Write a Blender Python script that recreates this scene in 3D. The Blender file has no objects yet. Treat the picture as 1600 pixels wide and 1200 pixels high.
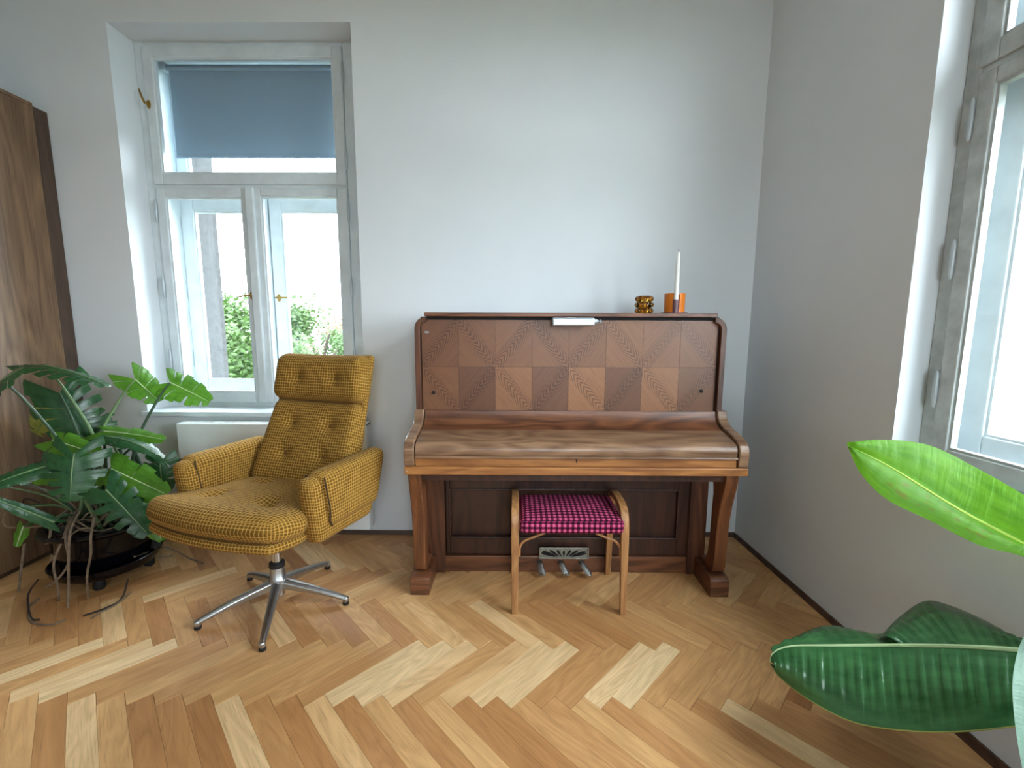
import bpy, bmesh, math, random
from mathutils import Vector, Matrix
random.seed(7)
PI = math.pi
sc = bpy.context.scene
C = sc.collection

# ------------------------------------------------------------------ camera
FPX, CAMH = 680.0, 1.2
CR = Vector((1.0, 0.0058, 0.0038)); CD = Vector((0.0045, -0.1299, -0.9915)); CF = CD.cross(CR) * -1
CF = CR.cross(CD).normalized(); CD = CF.cross(CR).normalized(); CR = CR.normalized()
cam = bpy.data.cameras.new('camera'); cam.sensor_width = 36; cam.lens = FPX / 1600 * 36; cam.clip_start = .02
camo = bpy.data.objects.new('camera', cam); C.objects.link(camo)
camo.matrix_world = Matrix(((CR.x, -CD.x, -CF.x, 0), (CR.y, -CD.y, -CF.y, 0), (CR.z, -CD.z, -CF.z, CAMH), (0, 0, 0, 1)))
sc.camera = camo

def at(px, py, Y):
    """point of the room at depth Y that the photograph shows at (px, py)"""
    d = CR * (px - 800) + CD * (py - 600) + CF * FPX
    return Vector((0, 0, CAMH)) + d * (Y / d.y)

# ------------------------------------------------------------------ world, daylight, exposure
w = bpy.data.worlds.new('overcast_sky'); sc.world = w; w.use_nodes = True
nt = w.node_tree; bg = nt.nodes['Background']
bg.inputs[0].default_value = (0.855, 0.93, 1.0, 1); bg.inputs[1].default_value = 7.0
sc.view_settings.view_transform = 'Standard'; sc.view_settings.look = 'None'
sc.view_settings.gamma = 1; sc.view_settings.use_curve_mapping = False
sc.view_settings.exposure = 1.86
sc.cycles.max_bounces = 10; sc.cycles.diffuse_bounces = 6; sc.cycles.transparent_max_bounces = 16
sc.cycles.use_denoising = True
sc.cycles.sample_clamp_indirect = 12

RW_ANG = math.atan2(-1, .04)          # right wall runs towards the camera, a little outwards
RW_LOC = Vector((1.285, 2.405, 0))
def portal(name, loc, rot, sx, sy):
    l = bpy.data.lights.new(name, 'AREA'); l.shape = 'RECTANGLE'; l.size = sx; l.size_y = sy
    l.cycles.is_portal = True
    o = bpy.data.objects.new(name, l); C.objects.link(o); o.location = loc; o.rotation_euler = rot
WIN_S0, WIN_W, WIN_W2, WIN_Z0, WIN_H = .915, 1.235, 1.70, .70, 2.02
WT, WT2 = .62, .225                    # wall thicknesses, back and right
portal('daylight_portal_back', (-2.07 + WIN_W / 2, 2.405 + .42, WIN_Z0 + WIN_H / 2), (-PI / 2, 0, 0), WIN_W, WIN_H)
_m = Matrix.Translation(RW_LOC) @ Matrix.Rotation(RW_ANG, 4, 'Z')
portal('daylight_portal_right', _m @ Vector((WIN_S0 + WIN_W2 / 2, .222, WIN_Z0 + WIN_H / 2)), (-PI / 2, 0, RW_ANG), WIN_W2, WIN_H)

portal('fill_window_portal', (.62, -2.6 - .36, WIN_Z0 + WIN_H / 2), (-PI / 2, 0, PI), WIN_W, WIN_H)  # portal of the unseen window added behind the camera

# ------------------------------------------------------------------ materials
def s2l(c): return tuple(((v / 255) / 12.92 if v / 255 <= .04045 else ((v / 255 + .055) / 1.055) ** 2.4) for v in c) + (1,)
def new_mat(name):
    m = bpy.data.materials.new(name); m.use_nodes = True
    return m, m.node_tree.nodes, m.node_tree.links, m.node_tree.nodes['Principled BSDF']
def math_n(N, L, op, a, b=None, c=None):
    n = N.new('ShaderNodeMath'); n.operation = op
    for i, v in enumerate((a, b, c)):
        if v is None: continue
        if isinstance(v, (int, float)): n.inputs[i].default_value = v
        else: L.new(v, n.inputs[i])
    return n.outputs[0]
def ramp(N, L, fac, stops):
    r = N.new('ShaderNodeValToRGB'); e = r.color_ramp.elements
    while len(e) < len(stops): e.new(.5)
    for i, (p, c) in enumerate(stops): e[i].position = p; e[i].color = c
    L.new(fac, r.inputs[0]); return r.outputs[0]
def mixc(N, L, fac, a, b, mode='MIX'):
    n = N.new('ShaderNodeMix'); n.data_type = 'RGBA'; n.blend_type = mode
    for i, v in ((0, fac), (6, a), (7, b)):
        if isinstance(v, (int, float)): n.inputs[i].default_value = v
        elif isinstance(v, tuple): n.inputs[i].default_value = v
        else: L.new(v, n.inputs[i])
    return n.outputs[2]
def noise(N, L, vec, scale, detail=4, rough=.55, dist=0):
    n = N.new('ShaderNodeTexNoise'); n.inputs['Scale'].default_value = scale; n.inputs['Detail'].default_value = detail
    n.inputs['Roughness'].default_value = rough; n.inputs['Distortion'].default_value = dist
    if vec is not None: L.new(vec, n.inputs['Vector'])
    return n.outputs['Fac']
def mapping(N, L, vec, scale=(1, 1, 1), rot=(0, 0, 0)):
    n = N.new('ShaderNodeMapping'); n.inputs['Scale'].default_value = scale; n.inputs['Rotation'].default_value = rot
    L.new(vec, n.inputs['Vector']); return n.outputs[0]
def coords(N, L, kind='Object', rnd=True):
    t = N.new('ShaderNodeTexCoord').outputs[kind]
    if not rnd: return t
    oi = N.new('ShaderNodeObjectInfo'); v = N.new('ShaderNodeVectorMath'); v.operation = 'ADD'
    cx = N.new('ShaderNodeCombineXYZ')
    for i in range(3): L.new(math_n(N, L, 'MULTIPLY', oi.outputs['Random'], 7.3 + i * 3.1), cx.inputs[i])
    L.new(t, v.inputs[0]); L.new(cx.outputs[0], v.inputs[1]); return v.outputs[0]
def bump(N, L, h, strength, bsdf, dist=.002):
    b = N.new('ShaderNodeBump'); b.inputs['Strength'].default_value = strength; b.inputs['Distance'].default_value = dist
    L.new(h, b.inputs['Height']); L.new(b.outputs[0], bsdf.inputs['Normal'])

def plain(name, col, rough=.5, metal=0, var=.06, nscale=6, bmp=0, spec=.5, coat=0):
    m, N, L, B = new_mat(name)
    v = coords(N, L)
    n = noise(N, L, v, nscale)
    c = s2l(col); d = tuple(x * (1 - 3 * var) for x in c[:3]) + (1,)
    L.new(ramp(N, L, n, [(.3, d), (.65, c)]), B.inputs['Base Color'])
    B.inputs['Roughness'].default_value = rough; B.inputs['Metallic'].default_value = metal
    B.inputs['Specular IOR Level'].default_value = spec; B.inputs['Coat Weight'].default_value = coat
    if bmp: bump(N, L, noise(N, L, v, 140, 3), bmp, B, .001)
    return m
def wood(name, dark, light, axis=0, rough=.45, k=1.0, figure=.35, spec=.5, kind='Object'):
    m, N, L, B = new_mat(name)
    v = coords(N, L, kind)
    s = [22 * k] * 3; s[axis] = 1.3 * k
    a = noise(N, L, mapping(N, L, v, tuple(s)), 1.0, 5, .6, 1.2)
    s2 = [170 * k] * 3; s2[axis] = 5 * k
    p = noise(N, L, mapping(N, L, v, tuple(s2)), 1.0, 3, .6)
    s3 = [5 * k] * 3; s3[axis] = .8 * k
    g = noise(N, L, mapping(N, L, v, tuple(s3)), 1.0, 2, .5, .6)
    rings = math_n(N, L, 'FRACT', math_n(N, L, 'MULTIPLY', g, 9))
    rings = math_n(N, L, 'ABSOLUTE', math_n(N, L, 'SUBTRACT', rings, .5))
    f = math_n(N, L, 'ADD', math_n(N, L, 'MULTIPLY', a, 1 - figure), math_n(N, L, 'MULTIPLY', rings, figure * 2))
    col = ramp(N, L, f, [(.28, s2l(dark)), (.72, s2l(light))])
    dk = tuple(x * .55 for x in s2l(dark)[:3]) + (1,)
    pore = ramp(N, L, p, [(.34, (1, 1, 1, 1)), (.46, (0, 0, 0, 1))])
    col = mixc(N, L, math_n(N, L, 'MULTIPLY', pore, .55), col, dk)
    L.new(col, B.inputs['Base Color'])
    B.inputs['Roughness'].default_value = rough; B.inputs['Specular IOR Level'].default_value = spec
    bump(N, L, p, .12, B, .001)
    return m

def wall_mat():
    m, N, L, B = new_mat('wall_plaster')
    v = coords(N, L, 'Object', False)
    n = noise(N, L, v, 1.6, 4)
    L.new(ramp(N, L, n, [(.3, (.67, .70, .73, 1)), (.7, (.72, .745, .77, 1))]), B.inputs['Base Color'])
    B.inputs['Roughness'].default_value = .75; B.inputs['Specular IOR Level'].default_value = .25
    bump(N, L, noise(N, L, v, 60, 5), .08, B, .002)
    return m
def floor_mat():
    m, N, L, B = new_mat('oak_parquet')
    v = coords(N, L, 'UV')
    oi = N.new('ShaderNodeObjectInfo')
    at_ = N.new('ShaderNodeAttribute'); at_.attribute_name = 'tone'
    tone = N.new('ShaderNodeSeparateColor'); L.new(oi.outputs['Color'], tone.inputs[0])
    t = math_n(N, L, 'ADD', tone.outputs[0], at_.outputs['Fac'])
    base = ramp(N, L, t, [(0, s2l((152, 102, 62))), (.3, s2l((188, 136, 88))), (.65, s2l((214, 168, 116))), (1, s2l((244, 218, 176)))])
    a = noise(N, L, mapping(N, L, v, (2.2, 26, 1)), 1, 5, .6, 1.0)
    g = noise(N, L, mapping(N, L, v, (1.6, 9, 1)), 1, 2, .5, .8)
    rings = math_n(N, L, 'ABSOLUTE', math_n(N, L, 'SUBTRACT', math_n(N, L, 'FRACT', math_n(N, L, 'MULTIPLY', g, 8)), .5))
    p = noise(N, L, mapping(N, L, v, (10, 260, 1)), 1, 3, .6)
    f = math_n(N, L, 'ADD', math_n(N, L, 'MULTIPLY', a, .7), math_n(N, L, 'MULTIPLY', rings, .55))
    sh = ramp(N, L, f, [(.25, (.80, .75, .68, 1)), (.7, (1.08, 1.07, 1.04, 1))])
    col = mixc(N, L, 1.0, base, sh, 'MULTIPLY')
    pore = ramp(N, L, p, [(.33, (1, 1, 1, 1)), (.45, (0, 0, 0, 1))])
    col = mixc(N, L, math_n(N, L, 'MULTIPLY', pore, .25), col, s2l((96, 66, 42)))
    L.new(col, B.inputs['Base Color'])
    B.inputs['Roughness'].default_value = .36; B.inputs['Specular IOR Level'].default_value = .45
    bump(N, L, p, .06, B, .001)
    return m
def veneer_mat():
    """diagonal book-matched oak veneer; u runs along the tile's figure, v across (metres)"""
    m, N, L, B = new_mat('matched_veneer')
    uv = N.new('ShaderNodeTexCoord').outputs['UV']
    sp = N.new('ShaderNodeSeparateXYZ'); L.new(uv, sp.inputs[0])
    r = coords(N, L, 'UV')
    wob = math_n(N, L, 'SUBTRACT', noise(N, L, mapping(N, L, r, (14, 40, 1)), 1, 3, .5), .5)
    u = math_n(N, L, 'ADD', sp.outputs[0], math_n(N, L, 'MULTIPLY', wob, .022))
    av = math_n(N, L, 'ABSOLUTE', math_n(N, L, 'ADD', sp.outputs[1], math_n(N, L, 'MULTIPLY', wob, .004)))
    par = math_n(N, L, 'ADD', math_n(N, L, 'MULTIPLY', u, 42.0), math_n(N, L, 'MULTIPLY', math_n(N, L, 'POWER', av, 1.4), 330))
    ring = math_n(N, L, 'ABSOLUTE', math_n(N, L, 'SUBTRACT', math_n(N, L, 'FRACT', par), .5))
    ring = math_n(N, L, 'MULTIPLY', math_n(N, L, 'MAXIMUM', math_n(N, L, 'SUBTRACT', ring, .2), 0), 1.9)
    fade = ramp(N, L, av, [(0, (1, 1, 1, 1)), (.018, (.95, .95, .95, 1)), (.036, (.15, .15, .15, 1))])
    fig = math_n(N, L, 'MULTIPLY', ring, fade)
    fine = noise(N, L, mapping(N, L, r, (9, 190, 1)), 1, 4, .6)
    oi = N.new('ShaderNodeObjectInfo'); tone = N.new('ShaderNodeSeparateColor'); L.new(oi.outputs['Color'], tone.inputs[0])
    base = ramp(N, L, tone.outputs[0], [(0, s2l((80, 48, 33))), (1, s2l((140, 95, 63)))])
    sh = ramp(N, L, math_n(N, L, 'ADD', math_n(N, L, 'MULTIPLY', fig, -1.25), math_n(N, L, 'MULTIPLY', fine, .8)), [(.0, (.52, .45, .40, 1)), (.40, (1.05, 1.03, 1, 1))])
    L.new(mixc(N, L, 1.0, base, sh, 'MULTIPLY'), B.inputs['Base Color'])
    B.inputs['Roughness'].default_value = .4
    return m
def check_fabric():
    m, N, L, B = new_mat('ochre_check_fabric')
    uv = N.new('ShaderNodeTexCoord').outputs['UV']
    r = coords(N, L, 'Object')
    wob = math_n(N, L, 'MULTIPLY', math_n(N, L, 'SUBTRACT', noise(N, L, r, 90, 3), .5), .005)
    sp = N.new('ShaderNodeSeparateXYZ'); L.new(uv, sp.inputs[0])
    def line(o, pitch, wdt):
        a = math_n(N, L, 'ADD', o, wob)
        d = math_n(N, L, 'ABSOLUTE', math_n(N, L, 'SUBTRACT', math_n(N, L, 'FRACT', math_n(N, L, 'DIVIDE', a, pitch)), .5))
        return math_n(N, L, 'LESS_THAN', d, wdt)
    gx = line(sp.outputs[0], .0128, .14); gy = line(sp.outputs[1], .0128, .14)
    g = math_n(N, L, 'MAXIMUM', gx, gy)
    both = math_n(N, L, 'MULTIPLY', gx, gy)
    n = noise(N, L, r, 260, 2)
    c0 = mixc(N, L, n, s2l((82, 56, 18)), s2l((124, 88, 32)))
    c1 = mixc(N, L, n, s2l((158, 118, 50)), s2l((188, 146, 74)))
    col = mixc(N, L, math_n(N, L, 'MULTIPLY', g, .85), c0, c1)
    col = mixc(N, L, math_n(N, L, 'MULTIPLY', both, .5), col, s2l((200, 160, 90)))
    L.new(col, B.inputs['Base Color'])
    B.inputs['Roughness'].default_value = .95; B.inputs['Specular IOR Level'].default_value = .1
    B.inputs['Sheen Weight'].default_value = .03
    bump(N, L, math_n(N, L, 'ADD', math_n(N, L, 'MULTIPLY', g, .6), math_n(N, L, 'MULTIPLY', n, .5)), .5, B, .002)
    return m
def pink_check():
    m, N, L, B = new_mat('pink_black_check_fabric')
    uv = N.new('ShaderNodeTexCoord').outputs['UV']
    sp = N.new('ShaderNodeSeparateXYZ'); L.new(uv, sp.inputs[0])
    def on(o, ph): return math_n(N, L, 'LESS_THAN', math_n(N, L, 'FRACT', math_n(N, L, 'ADD', math_n(N, L, 'DIVIDE', o, .0222), ph)), .5)
    gx, gy = on(sp.outputs[0], .1), on(sp.outputs[1], .2)
    s = math_n(N, L, 'ADD', gx, gy)
    n = noise(N, L, coords(N, L, 'Object'), 300, 2)
    red = mixc(N, L, n, s2l((96, 14, 48)), s2l((128, 26, 66)))
    pink = mixc(N, L, n, s2l((186, 74, 116)), s2l((214, 112, 148)))
    dark = mixc(N, L, n, s2l((22, 8, 24)), s2l((42, 16, 38)))
    col = mixc(N, L, math_n(N, L, 'GREATER_THAN', s, .5), dark, red)
    col = mixc(N, L, math_n(N, L, 'GREATER_THAN', s, 1.5), col, pink)
    L.new(col, B.inputs['Base Color']); B.inputs['Roughness'].default_value = .9; B.inputs['Specular IOR Level'].default_value = .15
    bump(N, L, n, .3, B, .001)
    return m
def leaf_mat(name, dark, light, rough=.3, trans=.3, tcol=None, streak=0, spots=False):
    m, N, L, B = new_mat(name)
    uv = coords(N, L, 'UV')
    n = noise(N, L, mapping(N, L, uv, (3, 3, 1)), 2, 4)
    col = ramp(N, L, n, [(.3, s2l(dark)), (.7, s2l(light))])
    rib = noise(N, L, mapping(N, L, uv, (60, 1.2, 1)), 1, 3)
    col = mixc(N, L, math_n(N, L, 'MULTIPLY', rib, .35), col, s2l(light))
    if spots:
        t = N.new('ShaderNodeTexCoord').outputs['UV']; s_ = N.new('ShaderNodeSeparateXYZ'); L.new(t, s_.inputs[0])
        sp = noise(N, L, mapping(N, L, uv, (16, 5, 1), (0, 0, .5)), 1, 3, .6)
        zone = math_n(N, L, 'MULTIPLY', math_n(N, L, 'LESS_THAN', math_n(N, L, 'ABSOLUTE', math_n(N, L, 'SUBTRACT', s_.outputs[1], -.45)), .26),
                      math_n(N, L, 'LESS_THAN', math_n(N, L, 'ABSOLUTE', math_n(N, L, 'SUBTRACT', s_.outputs[0], .48)), .26))
        k = ramp(N, L, sp, [(.54, (0, 0, 0, 1)), (.64, (1, 1, 1, 1))])
        col = mixc(N, L, math_n(N, L, 'MULTIPLY', math_n(N, L, 'MULTIPLY', k, zone), .6), col, s2l((120, 110, 20)))
    L.new(col, B.inputs['Base Color']); B.inputs['Roughness'].default_value = rough
    bump(N, L, rib, .45, B, .003)
    T = N.new('ShaderNodeBsdfTranslucent'); L.new(col, T.inputs['Color'])
    if tcol: T.inputs['Color'].default_value = s2l(tcol); L.remove(T.inputs['Color'].links[0])
    mx = N.new('ShaderNodeMixShader'); mx.inputs[0].default_value = trans
    L.new(B.outputs[0], mx.inputs[1]); L.new(T.outputs[0], mx.inputs[2])
    L.new(mx.outputs[0], N['Material Output'].inputs['Surface'])
    return m
def pane_mat():
    m, N, L, B = new_mat('window_glass'); N.remove(B)
    t = N.new('ShaderNodeBsdfTransparent'); t.inputs[0].default_value = (.97, .985, .985, 1)
    g = N.new('ShaderNodeBsdfGlossy'); g.inputs['Roughness'].default_value = .02
    v = coords(N, L, 'Object'); lw = N.new('ShaderNodeLayerWeight'); lw.inputs[0].default_value = .5
    sm = noise(N, L, v, 3, 3)
    mx = N.new('ShaderNodeMixShader'); fr = math_n(N, L, 'ADD', math_n(N, L, 'MULTIPLY', math_n(N, L, 'POWER', lw.outputs['Facing'], 5), .85), .035)
    L.new(math_n(N, L, 'MULTIPLY', fr, math_n(N, L, 'ADD', sm, .3)), mx.inputs[0])
    L.new(t.outputs[0], mx.inputs[1]); L.new(g.outputs[0], mx.inputs[2])
    L.new(mx.outputs[0], N['Material Output'].inputs['Surface'])
    return m
def glass_mat(name, col, rough=.05):
    m, N, L, B = new_mat(name)
    n = noise(N, L, coords(N, L), 12, 2)
    c = s2l(col); L.new(ramp(N, L, n, [(.3, tuple(x * .85 for x in c[:3]) + (1,)), (.7, c)]), B.inputs['Base Color'])
    B.inputs['Transmission Weight'].default_value = 1; B.inputs['Roughness'].default_value = rough; B.inputs['IOR'].default_value = 1.46
    return m
def blind_mat():
    m, N, L, B = new_mat('blind_cloth')
    n = noise(N, L, coords(N, L), 400, 2)
    L.new(ramp(N, L, n, [(.3, s2l((140, 162, 178))), (.7, s2l((156, 176, 190)))]), B.inputs['Base Color'])
    B.inputs['Roughness'].default_value = .9
    T = N.new('ShaderNodeBsdfTranslucent'); T.inputs[0].default_value = s2l((110, 140, 165))
    mx = N.new('ShaderNodeMixShader'); mx.inputs[0].default_value = .17
    L.new(B.outputs[0], mx.inputs[1]); L.new(T.outputs[0], mx.inputs[2]); L.new(mx.outputs[0], N['Material Output'].inputs['Surface'])
    return m

M = dict(
    wall=wall_mat(), floor=floor_mat(), veneer=veneer_mat(), check=check_fabric(), pink=pink_check(), pane=pane_mat(), blind=blind_mat(),
    subfloor=plain('dark_subfloor', (70, 48, 30), .9),
    ceil=plain('ceiling_paint', (226, 228, 228), .85, var=.02, nscale=2),
    frame=plain('painted_window_wood', (214, 222, 226), .42, var=.05, nscale=9, bmp=.05),
    oldframe=plain('old_painted_window_wood', (196, 202, 202), .5, var=.12, nscale=14, bmp=.12),
    stone=plain('weathered_facade_plaster', (70, 70, 71), .95, var=.14, nscale=30, bmp=.6),
    rad=plain('white_radiator_enamel', (226, 230, 230), .35, var=.015),
    brass=plain('aged_brass', (178, 142, 72), .3, 1, var=.1, nscale=40),
    hinge=plain('painted_steel', (190, 198, 204), .4, .2, var=.05),
    base=wood('baseboard_wood', (62, 42, 32), (92, 66, 50), 0, .5),
    wardrobe=wood('wardrobe_oak', (92, 68, 49), (132, 102, 74), 2, .48, .8, .25),
    wardrobe_dark=wood('wardrobe_filler_oak', (62, 46, 36), (84, 64, 50), 2, .5, .8, .2),
    piano=wood('piano_oak', (76, 44, 29), (122, 75, 48), 0, .38, 1.2, .4),
    piano_v=wood('piano_oak_upright', (64, 35, 23), (98, 58, 37), 2, .42, 1.0, .35),
    leg=wood('piano_leg_oak', (82, 46, 27), (122, 74, 43), 2, .4, 1.2, .3),
    lid=wood('piano_lit_oak', (100, 70, 51), (150, 116, 89), 0, .32, 1.3, .3),  # fallboard and cheeks: the light on them is put into a paler, greyer oak
    rail=wood('piano_pale_oak', (126, 76, 38), (168, 112, 60), 0, .42, 1.2, .35),
    piano_dark=wood('piano_dark_oak', (44, 23, 17), (70, 39, 27), 2, .42, 1.0, .3),
    black=plain('black_gap', (16, 11, 12), .8),
    steel=plain('dull_steel', (186, 188, 184), .35, 1, var=.08, nscale=50),
    iron=plain('pewter_grey_metal', (158, 158, 148), .42, .6, var=.15, nscale=60),
    silver=plain('silver_lamp_metal', (158, 164, 170), .28, .4, var=.02),
    chrome=plain('polished_chrome', (200, 202, 205), .14, 1, var=.02),
    alu=plain('brushed_aluminium', (196, 198, 200), .36, 1, var=.06, nscale=30),
    rubber=plain('black_rubber', (22, 22, 24), .6),
    stoolwood=wood('stool_beech', (138, 92, 54), (180, 130, 82), 2, .4, 1.2, .3),
    button=plain('ochre_button_cloth', (112, 78, 26), .9, var=.1, nscale=120),
    piping=plain('ochre_piping_cloth', (70, 46, 18), .95, var=.1, nscale=120),
    wax=plain('white_wax', (236, 234, 228), .45, var=.01), wick=plain('charred_wick', (40, 36, 34), .9),
    orange=plain('orange_enamel', (226, 122, 28), .4, var=.03), mauve=plain('mauve_enamel', (120, 84, 92), .35, var=.05),
    amber=glass_mat('amber_glass', (244, 204, 110), .03),
    pot=plain('glossy_black_pot', (9, 10, 18), .14, var=.05, spec=.4), potw=plain('terracotta_grey_pot', (150, 146, 140), .7, var=.06),
    soil=plain('potting_soil', (38, 28, 22), 1, var=.2, nscale=60, bmp=.8),
    root=plain('dry_aerial_root', (132, 112, 92), .8, var=.15, nscale=40), rootd=plain('dark_aerial_root', (58, 46, 40), .85, var=.15, nscale=40),
    stem=plain('green_petiole', (104, 132, 84), .5, var=.1, nscale=12), stemd=plain('dark_green_petiole', (52, 78, 52), .45, var=.1, nscale=12),
    m_dark=leaf_mat('monstera_dark_leaf', (24, 60, 34), (44, 88, 48), .24, .16),
    m_light=leaf_mat('monstera_young_leaf', (60, 112, 26), (92, 142, 42), .3, .22),
    m_yellow=leaf_mat('monstera_yellowing_leaf', (104, 110, 40), (148, 146, 70), .4, .3),
    b_light=leaf_mat('banana_young_leaf', (72, 130, 16), (106, 162, 36), .5, .36, spots=True),
    b_dark=leaf_mat('banana_old_leaf', (32, 78, 38), (64, 116, 68), .2, .2),
    b_mint=leaf_mat('banana_leaf_underside', (120, 158, 140), (160, 190, 172), .4, .25),
    midrib=plain('pale_midrib', (176, 200, 150), .4, var=.05), midrib_y=plain('yellow_green_midrib', (176, 206, 84), .4, var=.05),
    edge=plain('yellowed_leaf_edge', (150, 150, 70), .6, var=.1),
    tree=leaf_mat('outdoor_tree_leaf', (34, 60, 22), (66, 92, 40), .6, .3), tree2=leaf_mat('outdoor_tree_leaf_rusty', (84, 66, 46), (110, 90, 62), .6, .3),
    bark=plain('outdoor_bark', (96, 84, 72), .9, var=.2, nscale=20),
    ground=plain('distant_ground', (84, 92, 70), .95, var=.15, nscale=.5),
)

# ------------------------------------------------------------------ mesh helpers
class MB:
    def __init__(s): s.v = []; s.f = []; s.uv = []
    def add(s, vs, fs, uvs=None):
        o = len(s.v); s.v += [Vector(p) for p in vs]
        for i, f in enumerate(fs):
            s.f.append([o + k for k in f]); s.uv.append(uvs[i] if uvs else None)
        return s
    def box(s, x0, x1, y0, y1, z0, z1):
        vs = [(x, y, z) for x in (x0, x1) for y in (y0, y1) for z in (z0, z1)]
        return s.add(vs, [(0, 1, 3, 2), (4, 6, 7, 5), (0, 4, 5, 1), (2, 3, 7, 6), (0, 2, 6, 4), (1, 5, 7, 3)])
    def prism(s, poly, a0, a1, axis):
        """polygon in the plane of the two other axes, extruded along axis"""
        def P(p, a): q = list(p); q.insert(axis, a); return tuple(q)
        n = len(poly); vs = [P(p, a0) for p in poly] + [P(p, a1) for p in poly]
        fs = [tuple(range(n)), tuple(range(2 * n - 1, n - 1, -1))] + [(i, i + n, (i + 1) % n + n, (i + 1) % n) for i in range(n)]
        return s.add(vs, fs)
    def lathe(s, prof, n=32, c=(0, 0, 0)):
        vs = []; fs = []
        for (r, z) in prof:
            for k in range(n):
                a = 2 * PI * k / n; vs.append((c[0] + r * math.cos(a), c[1] + r * math.sin(a), c[2] + z))
        for i in range(len(prof) - 1):
            for k in range(n):
                fs.append((i * n + k, i * n + (k + 1) % n, (i + 1) * n + (k + 1) % n, (i + 1) * n + k))
        fs.append(tuple(range(n - 1, -1, -1))); fs.append(tuple(range((len(prof) - 1) * n, len(prof) * n)))
        return s.add(vs, fs)
    def tube(s, pts, rad, n=8, sub=0, flat=None):
        pts = [Vector(p) for p in pts]
        if sub: pts, rad = smooth_path(pts, rad, sub)
        if not isinstance(rad, (list, tuple)): rad = [rad] * len(pts)
        vs = []; fs = []; up = None
        for i, p in enumerate(pts):
            t = (pts[min(i + 1, len(pts) - 1)] - pts[max(i - 1, 0)]).normalized()
            if up is None: up = t.orthogonal() if abs(t.z) > .9 else Vector((0, 0, 1))
            a = (up - t * up.dot(t)).normalized(); b = t.cross(a); up = a
            for k in range(n):
                q = 2 * PI * k / n
                vs.append(p + a * (math.cos(q) * rad[i] * (flat or 1)) + b * (math.sin(q) * rad[i]))
        for i in range(len(pts) - 1):
            for k in range(n): fs.append((i * n + k, i * n + (k + 1) % n, (i + 1) * n + (k + 1) % n, (i + 1) * n + k))
        fs.append(tuple(range(n - 1, -1, -1))); fs.append(tuple(range((len(pts) - 1) * n, len(pts) * n)))
        return s.add(vs, fs)
    def rbox(s, sx, sy, sz, r, n=10, warp=None):
        """rounded, subdivided box centred on 0 (full sizes) with metric UVs, then warped"""
        h = (sx / 2, sy / 2, sz / 2); ax = [(1, 2, 0), (2, 0, 1), (0, 1, 2)]
        def seg(k):
            m = max(3, int(n * h[k] * 2 / max(sx, sy, sz)) + 2); rr = min(r, h[k])
            t = [-h[k], -h[k] + rr * .3, -h[k] + rr * .65]; t += [-(h[k] - rr) + (2 * (h[k] - rr)) * i / m for i in range(m + 1)]
            return t + [h[k] - rr * .65, h[k] - rr * .3, h[k]]
        for (i, j, k) in ax:
            A, Bb = seg(i), seg(j)
            for sg in (-1, 1):
                vs = []; uv = []
                for b in Bb:
                    for a in A:
                        p = [0, 0, 0]; p[i] = a; p[j] = b; p[k] = sg * h[k]
                        q = [max(-h[m] + min(r, h[m]), min(h[m] - min(r, h[m]), p[m])) for m in range(3)]
                        d = Vector(p) - Vector(q); l = d.length
                        pt = Vector(q) + (d / l * min(r, *h) if l > 1e-9 else d)
                        vs.append(pt if warp is None else warp(pt)); uv.append((a + .37 * k, b + .21 * k))
                na = len(A); fs = []; us = []
                for y in range(len(Bb) - 1):
                    for x in range(na - 1):
                        q = [y * na + x, y * na + x + 1, (y + 1) * na + x + 1, (y + 1) * na + x]
                        if sg < 0: q.reverse()
                        fs.append(tuple(q)); us.append([uv[t] for t in q])
                s.add(vs, fs, us)
        return s
    def move(s, d):
        d = Vector(d); s.v = [p + d for p in s.v]; return s
    def xf(s, m): s.v = [m @ p for p in s.v]; return s

def smooth_path(pts, rad, sub):
    P = [Vector(p) for p in pts]; n = len(P); R = rad if isinstance(rad, (list, tuple)) else [rad] * n
    out = []; ro = []
    for i in range(n - 1):
        p0, p1, p2, p3 = P[max(i - 1, 0)], P[i], P[i + 1], P[min(i + 2, n - 1)]
        for k in range(sub):
            t = k / sub
            out.append(.5 * ((2 * p1) + (p2 - p0) * t + (2 * p0 - 5 * p1 + 4 * p2 - p3) * t * t + (3 * p1 - p0 - 3 * p2 + p3) * t ** 3))
            ro.append(R[i] * (1 - t) + R[i + 1] * t)
    return out + [P[-1]], ro + [R[-1]]

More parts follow.
